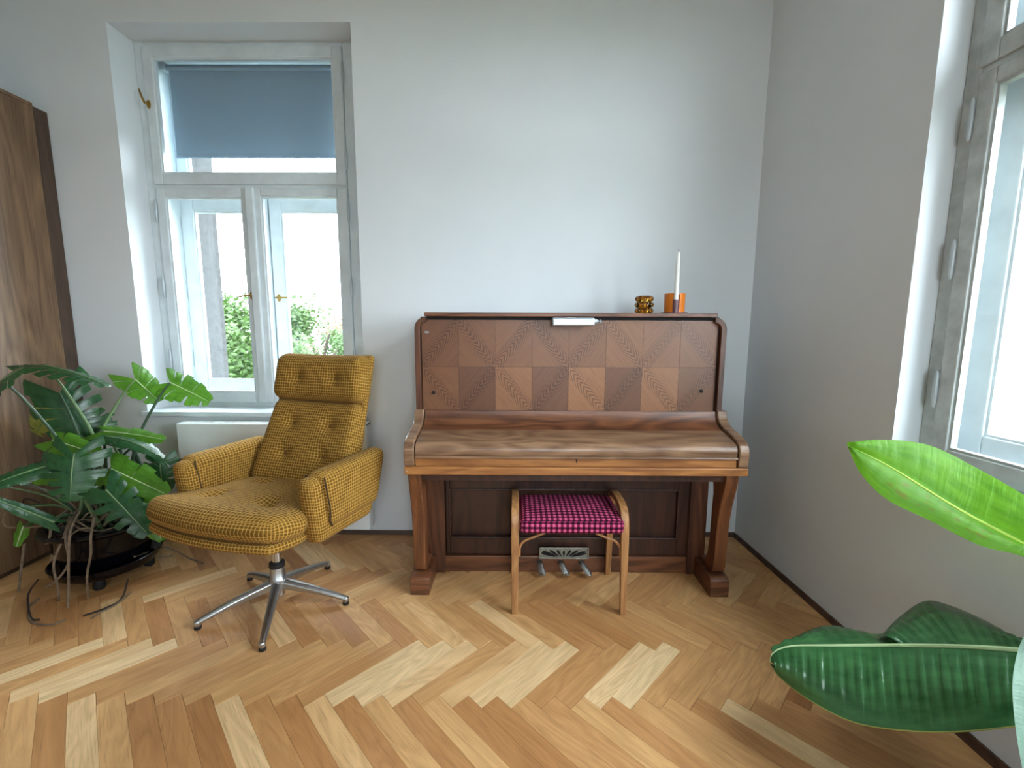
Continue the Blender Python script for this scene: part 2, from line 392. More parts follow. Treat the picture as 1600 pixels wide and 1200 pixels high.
def mesh_of(mb, name, weld=False, angle=40):
    me = bpy.data.meshes.new(name); me.from_pydata([tuple(p) for p in mb.v], [], mb.f)
    if any(u is not None for u in mb.uv):
        lay = me.uv_layers.new(name='UVMap'); li = 0
        for f, u in zip(mb.f, mb.uv):
            for k in range(len(f)):
                if u is not None: lay.data[li].uv = u[k][:2]
                li += 1
    bm = bmesh.new(); bm.from_mesh(me)
    if weld: bmesh.ops.remove_doubles(bm, verts=bm.verts, dist=2e-5)
    bmesh.ops.recalc_face_normals(bm, faces=bm.faces)
    bm.to_mesh(me); bm.free()
    if angle:
        me.polygons.foreach_set('use_smooth', [True] * len(me.polygons)); me.set_sharp_from_angle(angle=math.radians(angle))
    return me
def root_loc(p):
    return p.location.copy() if p.parent is None else root_loc(p.parent) + p.location
def obj(name, mb, mat, parent=None, world=False, weld=False, angle=40, bevel=0, seg=2, label=None, color=None):
    """world=True: the builder used room coordinates; shift them to the (unrotated) parent"""
    if world and parent is not None: mb.move(-root_loc(parent))
    me = mb if isinstance(mb, bpy.types.Mesh) else mesh_of(mb, name, weld, angle)
    if mat and not me.materials: me.materials.append(M[mat])
    o = bpy.data.objects.new(name, me); C.objects.link(o); o.parent = parent
    if bevel:
        b = o.modifiers.new('soft_edges', 'BEVEL'); b.width = bevel; b.segments = seg; b.limit_method = 'ANGLE'; b.angle_limit = math.radians(35)
    if label: o['label'] = label
    if color is not None: o.color = (color, color, color, 1)
    return o
def thing(name, label, cat, loc=(0, 0, 0), rz=0, group=None, kind=None):
    o = bpy.data.objects.new(name, None); C.objects.link(o); o.location = loc; o.rotation_euler = (0, 0, rz); o.empty_display_size = .1
    tag(o, label, cat, group, kind); return o
def tag(o, label=None, cat=None, group=None, kind=None):
    for k, v in (('label', label), ('category', cat), ('group', group), ('kind', kind)):
        if v: o[k] = v
    return o
def box(*a): return MB().box(*a)

# ------------------------------------------------------------------ room shell
ROOM_X0, ROOM_Y0, ROOM_H = -3.05, -2.6, 3.2
BW = 2.405
def rwx(y): return RW_LOC.x + .04 * (BW - y)
def walled(x0, x1, o0, o1, z0, z1, top, parapet=0.0, WT=.62):
    """wall slab with an opening o0..o1, z0..z1; local x along, y outward"""
    b = MB(); b.box(x0, o0, 0, WT, 0, top); b.box(o1, x1, 0, WT, 0, top); b.box(o0, o1, parapet, WT, 0, z0); b.box(o0, o1, 0, WT, z1, top)
    return b
wb = obj('wall_back', walled(ROOM_X0 - .6, 2.2, -2.07, -2.07 + WIN_W, WIN_Z0, WIN_Z0 + WIN_H, ROOM_H), 'wall', angle=0)
wb.location = (0, BW, 0); tag(wb, 'pale grey back wall behind the piano with a tall window opening', 'wall', kind='structure')
wr = obj('wall_right', walled(0, 6.2, WIN_S0, WIN_S0 + WIN_W2, WIN_Z0, WIN_Z0 + WIN_H, ROOM_H, 0, WT2), 'wall', angle=0)
wr.location = RW_LOC; wr.rotation_euler = (0, 0, RW_ANG); tag(wr, 'shaded grey right wall with a deep window niche', 'wall', kind='structure')
wl = obj('wall_left', box(ROOM_X0 - .3, ROOM_X0, ROOM_Y0, BW, 0, ROOM_H), 'wall', angle=0); tag(wl, 'pale left wall behind the wooden wardrobe', 'wall', kind='structure')
wf = obj('wall_front', walled(-2.2, -ROOM_X0 + .3, -.62 - WIN_W / 2, -.62 + WIN_W / 2, WIN_Z0, WIN_Z0 + WIN_H, ROOM_H, 0, .40), 'wall', angle=0); wf.location = (0, ROOM_Y0, 0); wf.rotation_euler = (0, 0, PI); tag(wf, 'pale wall closing the room opposite the piano', 'wall', kind='structure')
ce = obj('ceiling', box(ROOM_X0 - .3, 2.2, ROOM_Y0 - .3, BW + .3, ROOM_H, ROOM_H + .2), 'ceil', angle=0); tag(ce, 'plain white ceiling above the room', 'ceiling', kind='structure')

# floor: subfloor + herringbone planks
fl = obj('floor', box(ROOM_X0, 1.7, ROOM_Y0, BW + .02, -.12, -.014), 'subfloor', angle=0); tag(fl, 'warm oak herringbone parquet floor', 'floor', kind='structure')
PWD, PLN = .0668, .3613
h2 = PWD / math.sqrt(2); l2 = PLN / math.sqrt(2); PITCH = 2 * h2
def clip(poly):
    planes = [((1, 0), ROOM_X0), ((0, -1), -BW), ((0, 1), ROOM_Y0), ((-1, -.04), -(RW_LOC.x + .04 * BW))]
    cut = False
    for (nx, ny), c in planes:
        out = []
        for i in range(len(poly)):
            p, q = poly[i], poly[(i + 1) % len(poly)]
            dp, dq = nx * p[0] + ny * p[1] - c, nx * q[0] + ny * q[1] - c
            if dp >= 0: out.append(p)
            if (dp >= 0) != (dq >= 0):
                t = dp / (dp - dq); out.append((p[0] + (q[0] - p[0]) * t, p[1] + (q[1] - p[1]) * t)); cut = True
        poly = out
        if len(poly) < 3: return [], True
    return poly, cut
def plank_geo(poly, c, d, uo=(0, 0)):
    """slab with a fine chamfer; poly and c in room coordinates, result about c"""
    b = MB(); cx = sum(p[0] for p in poly) / len(poly); cy = sum(p[1] for p in poly) / len(poly); n = len(poly)
    def ins(p, e):
        v = Vector((cx - p[0], cy - p[1])); l = v.length or 1; return (p[0] + v.x / l * e, p[1] + v.y / l * e)
    g = [ins(p, .0007) for p in poly]; t = [ins(p, .0019) for p in poly]
    vs = [(p[0] - c[0], p[1] - c[1], -.014) for p in g] + [(p[0] - c[0], p[1] - c[1], -.0010) for p in g] + [(p[0] - c[0], p[1] - c[1], 0) for p in t]
    fs = [tuple(range(2 * n, 3 * n))] + [(i, (i + 1) % n, n + (i + 1) % n, n + i) for i in range(n)] + [(n + i, n + (i + 1) % n, 2 * n + (i + 1) % n, 2 * n + i) for i in range(n)]
    e = Vector((d[0], d[1])); q = Vector((-d[1], d[0]))
    uv = [[(Vector(vs[k][:2]).dot(e) + uo[0], Vector(vs[k][:2]).dot(q) + uo[1]) for k in f] for f in fs]
    return b.add(vs, fs, uv)
planks = []
x_k = {0: -.384}
for k in range(0, 6): x_k[k + 1] = x_k[k] + (l2 if k % 2 == 0 else -l2)
for k in range(0, -22, -1): x_k[k - 1] = x_k[k] - (l2 if (k - 1) % 2 == 0 else -l2)
for k in range(-20, 6):
    slash = k % 2 == 0; d = (1 / math.sqrt(2), (1 if slash else -1) / math.sqrt(2)); y0 = 1.2355 + l2 * k
    for i in range(-60, 60):
        # low tip of the lower zigzag belonging to this plank
        if slash:
            a = (x_k[k] + PITCH * i, y0); poly = [a, (a[0] + l2, a[1] + l2), (a[0] + l2 - h2, a[1] + l2 + h2), (a[0] - h2, a[1] + h2)]
        else:
            a = (x_k[k] + PITCH * i, y0); poly = [a, (a[0] + h2, a[1] + h2), (a[0] + h2 - l2, a[1] + h2 + l2), (a[0] - l2, a[1] + l2)]
        cx = sum(p[0] for p in poly) / 4; cy = sum(p[1] for p in poly) / 4
        if cx < ROOM_X0 - .2 or cx > 1.8 or cy < ROOM_Y0 - .2 or cy > BW + .2: continue
        pl, cut = clip(poly)
        if len(pl) < 3: continue
        v = Vector((cx, cy, -CAMH)); z = v.dot(CF); s = 0
        if z > .1:
            X, Y = 800 + FPX * v.dot(CR) / z, 600 + FPX * v.dot(CD) / z
            if -120 < X < 1720 and 500 < Y < 1290 and cx > -2.5: s = 1 / z
        planks.append((s, pl, cut, (cx, cy), d))
planks.sort(key=lambda p: -p[0])
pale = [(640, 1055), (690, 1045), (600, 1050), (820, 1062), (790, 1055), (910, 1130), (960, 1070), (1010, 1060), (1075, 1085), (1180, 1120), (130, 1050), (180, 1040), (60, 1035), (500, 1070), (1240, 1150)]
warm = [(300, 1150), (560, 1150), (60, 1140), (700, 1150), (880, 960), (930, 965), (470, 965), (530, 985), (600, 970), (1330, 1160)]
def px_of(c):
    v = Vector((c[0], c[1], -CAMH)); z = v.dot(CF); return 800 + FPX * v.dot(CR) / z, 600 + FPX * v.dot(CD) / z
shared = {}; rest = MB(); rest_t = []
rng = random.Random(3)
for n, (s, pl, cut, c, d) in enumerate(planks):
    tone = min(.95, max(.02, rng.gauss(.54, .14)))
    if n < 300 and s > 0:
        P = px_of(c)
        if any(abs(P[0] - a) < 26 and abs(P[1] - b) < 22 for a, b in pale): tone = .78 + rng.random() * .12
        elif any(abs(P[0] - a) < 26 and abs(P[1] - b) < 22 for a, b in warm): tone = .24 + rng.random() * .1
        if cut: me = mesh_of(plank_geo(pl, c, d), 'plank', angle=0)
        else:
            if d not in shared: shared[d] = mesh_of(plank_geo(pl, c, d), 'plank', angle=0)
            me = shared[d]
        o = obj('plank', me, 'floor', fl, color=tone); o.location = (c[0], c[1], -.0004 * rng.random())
    else:
        g = plank_geo(pl, (0, 0), d, (rng.random() * 9, rng.random() * 9)); f0 = len(rest.f)
        rest.add(g.v, g.f, g.uv); rest_t += [tone] * len(g.f)
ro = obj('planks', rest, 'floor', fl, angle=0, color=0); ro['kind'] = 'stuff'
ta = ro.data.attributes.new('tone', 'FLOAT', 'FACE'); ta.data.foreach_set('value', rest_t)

# small skirting strips
def strip(a, b, hgt=.022, t=.016, side=1):
    a, b = Vector(a), Vector(b); d = (b - a).normalized(); n = Vector((-d.y, d.x)) * side
    p = [a, b, b + n * t, a + n * t]; q = [a, b, b + n * t * .55, a + n * t * .55]
    return MB().add([(v.x, v.y, 0) for v in p] + [(v.x, v.y, hgt) for v in q], [(3, 2, 1, 0), (4, 5, 6, 7), (0, 1, 5, 4), (1, 2, 6, 5), (2, 3, 7, 6), (3, 0, 4, 7)])
_y = BW - WIN_S0 * .9992
o = obj('baseboard_back', strip((-2.42, BW), (1.285, BW), side=-1), 'base', angle=0); tag(o, 'thin dark wooden skirting strip along the back wall', 'baseboard', kind='structure')
_w = Matrix.Translation(RW_LOC) @ Matrix.Rotation(RW_ANG, 4, 'Z')
def rw(s, d): p = _w @ Vector((s, d, 0)); return (p.x, p.y)
o = obj('baseboard_right', strip(rw(0.02, 0), rw(WIN_S0, 0), side=-1), 'base', angle=0); tag(o, 'thin dark skirting strip along the right wall by the piano', 'baseboard', kind='structure')
o = obj('baseboard_niche', strip(rw(WIN_S0, 0), rw(WIN_S0 + WIN_W2, 0), .03, .014, side=-1), 'base', angle=0); tag(o, 'dark skirting strip below the right window niche', 'baseboard', kind='structure')

# ------------------------------------------------------------------ windows (local: x along the wall, y outward, z up)
def ring(x0, x1, z0, z1, y0, y1, l, r, b, t):
    return [box(x0, x0 + l, y0, y1, z0, z1), box(x1 - r, x1, y0, y1, z0, z1), box(x0 + l, x1 - r, y0, y1, z0, z0 + b), box(x0 + l, x1 - r, y0, y1, z1 - t, z1)]
def join(bs):
    m = MB()
    for b in bs: m.add(b.v, b.f, b.uv)
    return m
def sash(root, name, x0, x1, z0, z1, y0, mt, wd=(.05, .05, .06, .055), dep=.038, grip=None, hinges=None):
    s = obj(name, join(ring(x0, x1, z0, z1, y0, y0 + dep, *wd)), mt, root, angle=0, bevel=.005)
    l, r, b, t = wd
    bead = join(ring(x0 + l - .001, x1 - r + .001, z0 + b - .001, z1 - t + .001, y0 + .008, y0 + dep - .008, .009, .009, .009, .009))
    obj('glazing_bead', bead, mt, s, angle=0)
    obj('pane', box(x0 + l, x1 - r, y0 + dep * .5, y0 + dep * .5 + .003, z0 + b, z1 - t), 'pane', s, angle=0)
    for hx, hz in hinges or []:
        obj('hinge', MB().lathe([(.003, -.062), (.0065, -.05), (.0075, 0), (.0065, .05), (.003, .062)], 10, (hx, y0 - .004, hz)), 'hinge', s)
    if grip:
        gx, gz, ang = grip
        h_ = MB().lathe([(.013, 0), (.013, .004), (.009, .006)], 16); h_.xf(Matrix.Translation((gx, y0, gz)) @ Matrix.Rotation(PI / 2, 4, 'X') @ Matrix.Diagonal((.8, 1.8, 1, 1)))
        d = Vector((math.cos(ang), 0, math.sin(ang)))
        c = Vector((gx, y0 - .03, gz))
        h_.tube([(gx, y0, gz), (gx, y0 - .03, gz)], .005, 8); h_.tube([c - d * .008, c, c + d * .03 + Vector((0, -.004, 0)), c + d * .068], [.0055, .006, .005, .0042], 8, 3)
        obj('handle', h_, 'brass', s, label='small brass lever handle')
    return s
def window(root, W=WIN_W, old=None, y1=.145, y2=.315, wt=WT):
    """double casement: top lights over pairs of side-hung sashes, an inner and an outer set"""
    mi = old or 'frame'; H = WIN_H
    xs = [.585] if W < 1.5 else [.585]
    fr = join(ring(0, W, 0, H, y1 + .012, y1 + .06, .05, .105, .05, .028) + [box(.05, W - .105, y1 + .012, y1 + .06, 1.262, 1.29)] + ([box(x - .02, x + .02, y1 + .012, y1 + .06, .05, H - .028) for x in (1.16,)] if W > 5 else []))
    obj('frame', fr, mi, root, angle=0, bevel=.004)
    obj('box_lining', join(ring(.035, W - .09, .035, H - .02, y1 + .06, y2 + .05, .02, .02, .02, .02)), 'frame', root, angle=0)
    of = join(ring(.0, W, .0, H, y2 + .03, min(y2 + .09, wt - .01), .05, .08, .06, .05) + [box(.05, W - .08, y2 + .03, min(y2 + .09, wt - .01), 1.25, 1.32)] + [box(x - .02, x + .02, y2 + .03, min(y2 + .09, wt - .01), .05, 1.25) for x in xs])
    obj('outer_frame', of, 'frame', root, angle=0, bevel=.004)
    tops = [(.047, W - .107)] if W < 1.5 else [(.047, 1.158), (1.162, W - .107)]
    for k, (a, b) in enumerate(tops):
        sash(root, 'top_sash', a, b, 1.284, 1.996, y1, mi, (.052, .052, .06, .056), grip=(a + .015, 1.70, 1.9), hinges=[(b + .004, 1.86), (b + .004, 1.42)])
        sash(root, 'outer_top_sash', a + .008, b + .015 if k == len(tops) - 1 else b, 1.30, 1.965, y2, 'frame', (.065, .06, .07, .06))
    cols = [.052] + xs + [W - .107]
    for k in range(len(cols) - 1):
        a, b = cols[k] + (.004 if k else 0), cols[k + 1] - (.004 if k < len(cols) - 2 else 0)
        left = k % 2 == 0; hx = a - .004 if left else b + .004
        sash(root, 'casement_sash', a, b, .046, 1.266, y1, mi, (.05, .05, .062, .048) if left else (.05, .056, .062, .042),
             grip=(b - .028, .675, PI * 1.06) if left else None, hinges=[(hx, 1.14), (hx, .72), (hx, .30)])
        oa, ob = (a + .003 if k == 0 else a), (b + .017 if k == len(cols) - 2 else b)
        sash(root, 'outer_casement_sash', oa, ob, .075, 1.27, y2, 'frame', (.075, .07, .085, .085) if left else (.07, .075, .085, .085),
             grip=(oa + .03, .672, 0) if not left else None, hinges=[(oa - .005, 1.10), (oa - .005, .72), (oa - .005, .30)] if left else None)
        if left: obj('astragal', box(b + .004 - .026, b + .004 + .022, y1 - .016, y1 + .004, .05, 1.268), mi, root, angle=0, bevel=.006)
    y3 = min(y2 + .09, wt - .01)
    for x in (.0, W - .055): obj('facade_jamb', box(x, x + .055, y3, wt + .02, 0, H), 'stone', root, angle=0)
    obj('facade_lintel', box(.055, W - .055, y3, wt + .02, H - .05, H), 'stone', root, angle=0)
    obj('outer_sill', box(.0, W, y3, wt + .06, -.02, .02), 'stone', root, angle=0)
w1 = thing('window_1', 'tall white double casement window left of the piano', 'window', (-2.07, BW, WIN_Z0), 0, kind='structure'); window(w1)
w2 = thing('window_2', 'old white-painted casement window in the right wall niche', 'window', _w @ Vector((WIN_S0, 0, WIN_Z0)), RW_ANG, kind='structure'); window(w2, WIN_W2, 'oldframe', .085, .17, WT2)
w3 = thing('added_fill_window', 'unseen casement window added opposite the piano for fill light', 'window', (.62 + WIN_W / 2, ROOM_Y0, WIN_Z0), PI, kind='structure'); window(w3, WIN_W, None, .10, .25, .40)  # added out of view to give the back wall and floor frontal fill
# inner sills
o = obj('trim_1', box(-2.088, -.82, BW - .026, BW + .16, WIN_Z0 - .004, WIN_Z0 + .022), 'frame', bevel=.004, angle=0); tag(o, 'white wooden sill board under the left window', 'window sill', kind='structure')
sl = MB().box(WIN_S0 + .002, WIN_S0 + WIN_W2 - .002, -.012, .10, WIN_Z0 + .002, WIN_Z0 + .026)
o = obj('trim_2', sl, 'frame', bevel=.004, angle=0); o.location = RW_LOC; o.rotation_euler = (0, 0, RW_ANG); tag(o, 'white sill board under the right window', 'window sill', kind='structure')
# roller blinds between the sashes
def blind(label, loc, rz, z_bot, dy=0):
    t = thing('roller_blind', label, 'blind', loc, rz)
    x0, x1, z, y = .10, 1.045, 1.945, .255 + dy
    obj('roller', MB().lathe([(.016, x0), (.016, x1)], 20).xf(Matrix(((0, 0, 1, 0), (1, 0, 0, y), (0, 1, 0, z), (0, 0, 0, 1)))), 'blind', t)
    obj('cloth', box(x0 + .008, x1 - .005, y + .0005, y + .0015, z_bot, z - .004), 'blind', t, angle=0)
    obj('bottom_bar', box(x0 + .008, x1 - .005, y - .003, y + .005, z_bot - .012, z_bot + .004), 'blind', t, angle=0, bevel=.002)
    obj('bracket', box(x0 - .03, x0 - .002, y - .02, y + .02, z - .02, z + .022), 'hinge', t, angle=0, bevel=.002)
    obj('bracket', box(x1 + .002, x1 + .03, y - .02, y + .02, z - .02, z + .022), 'hinge', t, angle=0, bevel=.002)
blind('blue-grey roller blind drawn down in the top light of the left window', w1.location, 0, 1.475)

# ------------------------------------------------------------------ outside
gr = obj('ground', MB().lathe([(.1, -7.1), (120, -7.0)], 48), 'ground', angle=0); tag(gr, 'pale ground far below the windows', 'ground', kind='structure')
def tree(label, c, r, n, mt, seed):
    rg = random.Random(seed); c = Vector(c)
    t = thing('tree', label, 'tree', (c.x, c.y, -7), 0, 'trees outside the window')
    tr = MB().tube([(0, 0, 0), (.2, .1, 3), (0, 0, c.z + 7 - r[2] * .3)], [.3, .24, .12], 10, 4)
    for k in range(6):
        a = k * 1.05; tr.tube([(0, 0, c.z + 7 - r[2] * .7), (math.cos(a) * r[0] * .4, math.sin(a) * r[1] * .4, c.z + 7), (math.cos(a) * r[0] * .75, math.sin(a) * r[1] * .75, c.z + 7 + r[2] * .3)], [.09, .06, .02], 6, 3)
    obj('trunk', tr, 'bark', t)
    lv = MB()
    blobs = []
    for k in range(34):
        v = Vector((rg.gauss(0, 1), rg.gauss(0, 1), rg.gauss(0, 1))).normalized() * (.55 + .45 * rg.random())
        blobs.append((Vector((v.x * r[0], v.y * r[1], v.z * r[2] + c.z + 7)), (.28 + .22 * rg.random()) * r[2]))
    for k in range(n):
        bc, br = blobs[rg.randrange(len(blobs))]
        p = bc + Vector((rg.gauss(0, 1), rg.gauss(0, 1), rg.gauss(0, .8))).normalized() * br * (rg.random() ** .4)
        a = Vector((rg.gauss(0, 1), rg.gauss(0, 1), rg.gauss(0, .5))).normalized() * (.05 + .04 * rg.random()); b = a.orthogonal().normalized() * a.length * .55
        lv.add([p - a, p + b, p + a, p - b], [(0, 1, 2, 3)], [[(0, 0), (.3, 1), (1, 0), (.3, -1)]])
    f = obj('foliage', lv, mt, t, angle=0); f['kind'] = 'stuff'
tree('large leafy green tree standing outside the left window', (-6.9, 10.5, .0), (2.0, 1.9, 1.5), 15000, 'tree', 1)
tree('rusty-leaved tree beside the green tree outside the left window', (-9.2, 21.5, -.3), (2.6, 2.0, 2.2), 9000, 'tree2', 2)
tree('smaller pale green tree at the right edge of the left window view', (-7.0, 15.6, .45), (2.3, 1.7, 1.8), 16000, 'tree', 3)

# ------------------------------------------------------------------ radiator, wardrobe
t = thing('radiator', 'white flat panel radiator under the left window', 'radiator', (-1.33, BW, 0))
obj('front_panel', box(-1.83, -.80, 2.292, 2.306, .075, .675), 'rad', t, True, bevel=.006, angle=0)
obj('convector_body', box(-1.81, -.82, 2.307, 2.372, .085, .66), 'rad', t, True, angle=0)
obj('top_grille', join([box(-1.83, -.80, 2.306, 2.372, .664, .675)] + [box(-1.80 + k * .04, -1.785 + k * .04, 2.318, 2.362, .6751, .6765) for k in range(24)]), 'rad', t, True, angle=0)
for s in (-1.831, -.806): obj('side_panel', box(s, s + .006, 2.306, 2.372, .08, .674), 'rad', t, True, angle=0)
for s in (-1.62, -1.02): obj('wall_bracket', box(s, s + .03, 2.37, BW - .001, .12, .60), 'rad', t, True, angle=0)
for s in (-1.35, -1.30): obj('pipe', MB().lathe([(.008, 0), (.008, .09)], 12, (s, 2.34, 0)), 'rad', t, True)

t = thing('wardrobe', 'tall oak wardrobe against the left wall behind the monstera', 'wardrobe', (-2.72, 1.4, 0))
obj('carcass', box(-3.04, -2.442, .34, 2.33, .0, 2.285), 'wardrobe_dark', t, True, angle=0, bevel=.002)
obj('filler_strip', box(-3.0, -2.424, 2.332, 2.402, 0, 2.29), 'wardrobe_dark', t, True, angle=0, bevel=.002)
obj('top_panel', box(-3.04, -2.42, .34, 2.33, 2.286, 2.304), 'wardrobe', t, True, angle=0, bevel=.002)
for k in range(3):
    y0 = .345 + k * .662
    d = obj('door', box(-2.441, -2.42, y0, y0 + .659, .03, 2.284), 'wardrobe', t, True, angle=0, bevel=.002)

# ------------------------------------------------------------------ piano
P0 = (.26, 2.10, 0)
pn = thing('upright_piano', 'old oak upright piano with diamond-matched veneer panel and closed lid', 'piano', P0)
XL, XR, YU, YB = -.462, .982, 2.012, 2.37
def pobj(name, mb, mat, par=None, **k): return obj(name, mb, mat, par or pn, True, **k)
def arc(cx, cz, r, a0, a1, n=7): return [(cx + r * math.cos(math.radians(a0 + (a1 - a0) * i / n)), cz + r * math.sin(math.radians(a0 + (a1 - a0) * i / n))) for i in range(n + 1)]
for sgn in (0, 1):
    o_ = arc(.055, 1.19, .055, 180, 90) ; i_ = arc(.055, 1.19, .031, 90, 180)
    poly = [(0, .58)] + o_ + i_ + [(.024, .58)]
    poly = [(XL + .006 + x, z) if sgn == 0 else (XR - .02 - x, z) for x, z in poly]
    pobj('case_side', MB().prism(poly, 1.99, YB, 1), 'piano_v', bevel=.002, angle=50)
for x0 in (XL + .036, XR - .074): pobj('lower_side', box(x0, x0 + .022, 2.03, YB, 0, .58), 'piano_v', angle=0, bevel=.002)
pobj('case_back', box(XL + .032, XR - .046, YB - .03, YB - .005, .05, 1.22), 'piano_dark', angle=0)
lidp = pobj('top_lid', box(XL + .056, XR - .072, 1.972, YB + .005, 1.246, 1.264), 'piano', angle=0, bevel=.003)
up = pobj('upper_panel', box(XL + .0305, XR - .0445, YU + .004, YU + .022, .795, 1.2455), 'black', angle=0)
tw = (XR - .050 - (XL + .034)) / 8; tz = (1.232 - .80) / 2; tx0 = XL + .034
tones = [[.30, .42, .46, .50, .46, .62, .56, .52], [.40, .18, .72, .26, .86, .22, .80, .34]]
for r in range(2):
    for k in range(8):
        x0 = tx0 + tw * k; z1 = 1.232 - tz * r; z0 = z1 - tz
        s = 1 if (k + r) % 2 == 0 else -1          # figure rises to the right / to the left
        flip = 1 if r == 0 else -1
        d = Vector((tw, s * tz)).normalized(); q = Vector((-d.y, d.x)); cc = Vector((x0 + tw / 2, (z0 + z1) / 2))
        e = .0004
        fx = [(x0 + e, z0 + e), (x0 + tw - e, z0 + e), (x0 + tw - e, z1 - e), (x0 + e, z1 - e)]
        b = MB(); vs = [(x, YU - .001 * ((k * 7 + r * 3) % 3) * .3, z) for x, z in fx] + [(x, YU + .006, z) for x, z in fx]
        dd = d * flip * s if False else d * flip
        uvf = lambda x, z: ((Vector((x, z)) - cc).dot(dd), (Vector((x, z)) - cc).dot(q))
        fs = [(0, 1, 2, 3), (7, 6, 5, 4), (0, 4, 5, 1), (1, 5, 6, 2), (2, 6, 7, 3), (3, 7, 4, 0)]
        b.add(vs, fs, [[uvf(vs[i][0], vs[i][2]) for i in f] for f in fs])
        pobj('veneer_tile', b, 'veneer', up, angle=0, color=tones[r][k])
for kx, kz in ((at(1095, 611, YU)), (at(677, 612, YU))) if False else [(at(1095, 611, YU).x, at(1095, 611, YU).z), (at(678, 613, YU).x, at(678, 613, YU).z)]:
    pobj('knob', MB().lathe([(.002, 0), (.007, .002), (.008, .006), (.005, .010)], 14).xf(Matrix.Translation((kx, YU, kz)) @ Matrix.Rotation(PI / 2, 4, 'X')), 'black', up)
p = at(667, 519, YU); pobj('keyhole_plate', box(p.x - .009, p.x + .009, YU - .003, YU + .001, p.z - .004, p.z + .004), 'silver', up, angle=0)
# fallboard, cheeks, key slip, rails
prof = [(1.776, .660), (1.772, .672), (1.7725, .690), (1.779, .704), (1.793, .714), (1.82, .722), (1.87, .733), (1.918, .7405)]
prof2 = [(1.918, .7405), (1.945, .748), (1.968, .760), (1.984, .777), (1.993, .797), (1.996, .812)]
def sheet(pr, th=.014):
    return pr + [(y + (.0 if False else .010), z - th) for y, z in reversed(pr)]
XC0, XC1 = XL + .045, XR - .045
pobj('fallboard', MB().prism([(y, z) for y, z in sheet(prof)], XC0 + .002, XC1 - .002, 0), 'lid', angle=30)
pobj('fallboard_back', MB().prism(prof2 + [(2.010, .812), (2.0, .775), (1.97, .742), (1.92, .728)], XC0 + .002, XC1 - .002, 0), 'piano', angle=30)
pobj('fallboard_lip', MB().prism([(1.766, .652), (1.764, .657), (1.766, .661), (1.79, .661), (1.79, .652)], XC0 + .002, XC1 - .002, 0), 'lid', angle=30)
pobj('key_slip', box(XC0, XC1, 1.778, 1.80, .616, .653), 'rail', angle=0, bevel=.002)
p = at(901, 720, 1.777)
kh = pobj('keyhole', join([MB().lathe([(.0045, 0), (.0045, .002)], 12).xf(Matrix.Translation((p.x, 1.778, p.z + .004)) @ Matrix.Rotation(PI / 2, 4, 'X')), box(p.x - .002, p.x + .002, 1.776, 1.778, p.z - .009, p.z + .003)]), 'black')
cprof = [(1.767, .618), (1.764, .655), (1.763, .680), (1.768, .702), (1.782, .718), (1.808, .731), (1.86, .744), (1.915, .7535), (1.942, .762), (1.962, .775), (1.974, .792), (1.982, .818), (2.012, .818), (2.012, .618)]
for x0, x1 in ((XL, XC0 - .003), (XC1 + .003, XR)):
    pobj('cheek', MB().prism(cprof, x0, x1, 0), 'lid', bevel=.004, angle=30)
for x0 in (XC0 - .003, XC1 - .002): pobj('cheek_gap', box(x0, x0 + .005, 1.80, 2.0, .63, .715), 'black', angle=0)
pobj('front_rail', box(XL, XR, 1.762, 2.012, .582, .616), 'rail', bevel=.004, angle=0)
p = at(643, 741, 1.76); pobj('nail_head', MB().lathe([(.0025, 0), (.0025, .0015)], 10).xf(Matrix.Translation((XL + .012, 1.7625, .598)) @ Matrix.Rotation(PI / 2, 4, 'X')), 'silver')
pobj('key_bed', box(XL + .03, XR - .05, 1.80, 2.03, .545, .582), 'piano_dark', angle=0)
# lower case
lp = pobj('lower_panel', box(XL + .06, XR - .08, 2.045, 2.06, .085, .56), 'piano_dark', angle=0)
xa, xb = -.312, .80
pobj('panel_frame', join([box(XL + .13, xa, 2.025, 2.05, .085, .56), box(xb, XR - .12, 2.025, 2.05, .085, .56), box(xa, xb, 2.025, 2.05, .085, .172), box(xa, xb, 2.025, 2.05, .42, .56)]), 'piano_dark', lp, angle=0, bevel=.004)
pobj('panel_moulding', join(ring(xa - .004, xb + .004, .168, .424, 2.019, 2.027, .01, .01, .01, .01)), 'piano_dark', lp, angle=0, bevel=.003)
pobj('bottom_rail', box(XL + .06, XR - .08, 2.012, 2.05, .0, .082), 'piano', bevel=.004, angle=0)
for x0, x1 in ((XL + .036, XL + .128), (XR - .134, XR - .052)):
    pobj('pilaster', box(x0, x1, 2.000, 2.06, .0, .56), 'piano_v', bevel=.003, angle=0)
# console legs and toe blocks
front = [(1.778, .582), (1.782, .545), (1.797, .49), (1.815, .43), (1.828, .36), (1.834, .28), (1.834, .20), (1.838, .14), (1.848, .108), (1.866, .092)]
back = [(1.99, .092), (1.985, .112), (1.955, .108), (1.928, .125), (1.912, .16), (1.902, .22), (1.898, .30), (1.896, .38), (1.892, .46), (1.90, .51), (1.918, .545), (1.948, .562), (1.96, .582)]
for x0, x1, f0, f1 in ((XL + .012, XL + .066, XL - .002, XL + .084), (XR - .082, XR - .028, XR - .1, XR - .016)):
    pobj('leg', MB().prism(front + back, x0, x1, 0), 'leg', bevel=.005, angle=30)
    tp = [(1.818, 0), (1.818, .058), (1.822, .076), (1.834, .086), (1.85, .088), (1.88, .092), (1.99, .094), (2.03, .094), (2.03, 0)]
    pobj('toe_block', MB().prism(tp, f0, f1, 0), 'piano', bevel=.003, angle=35)
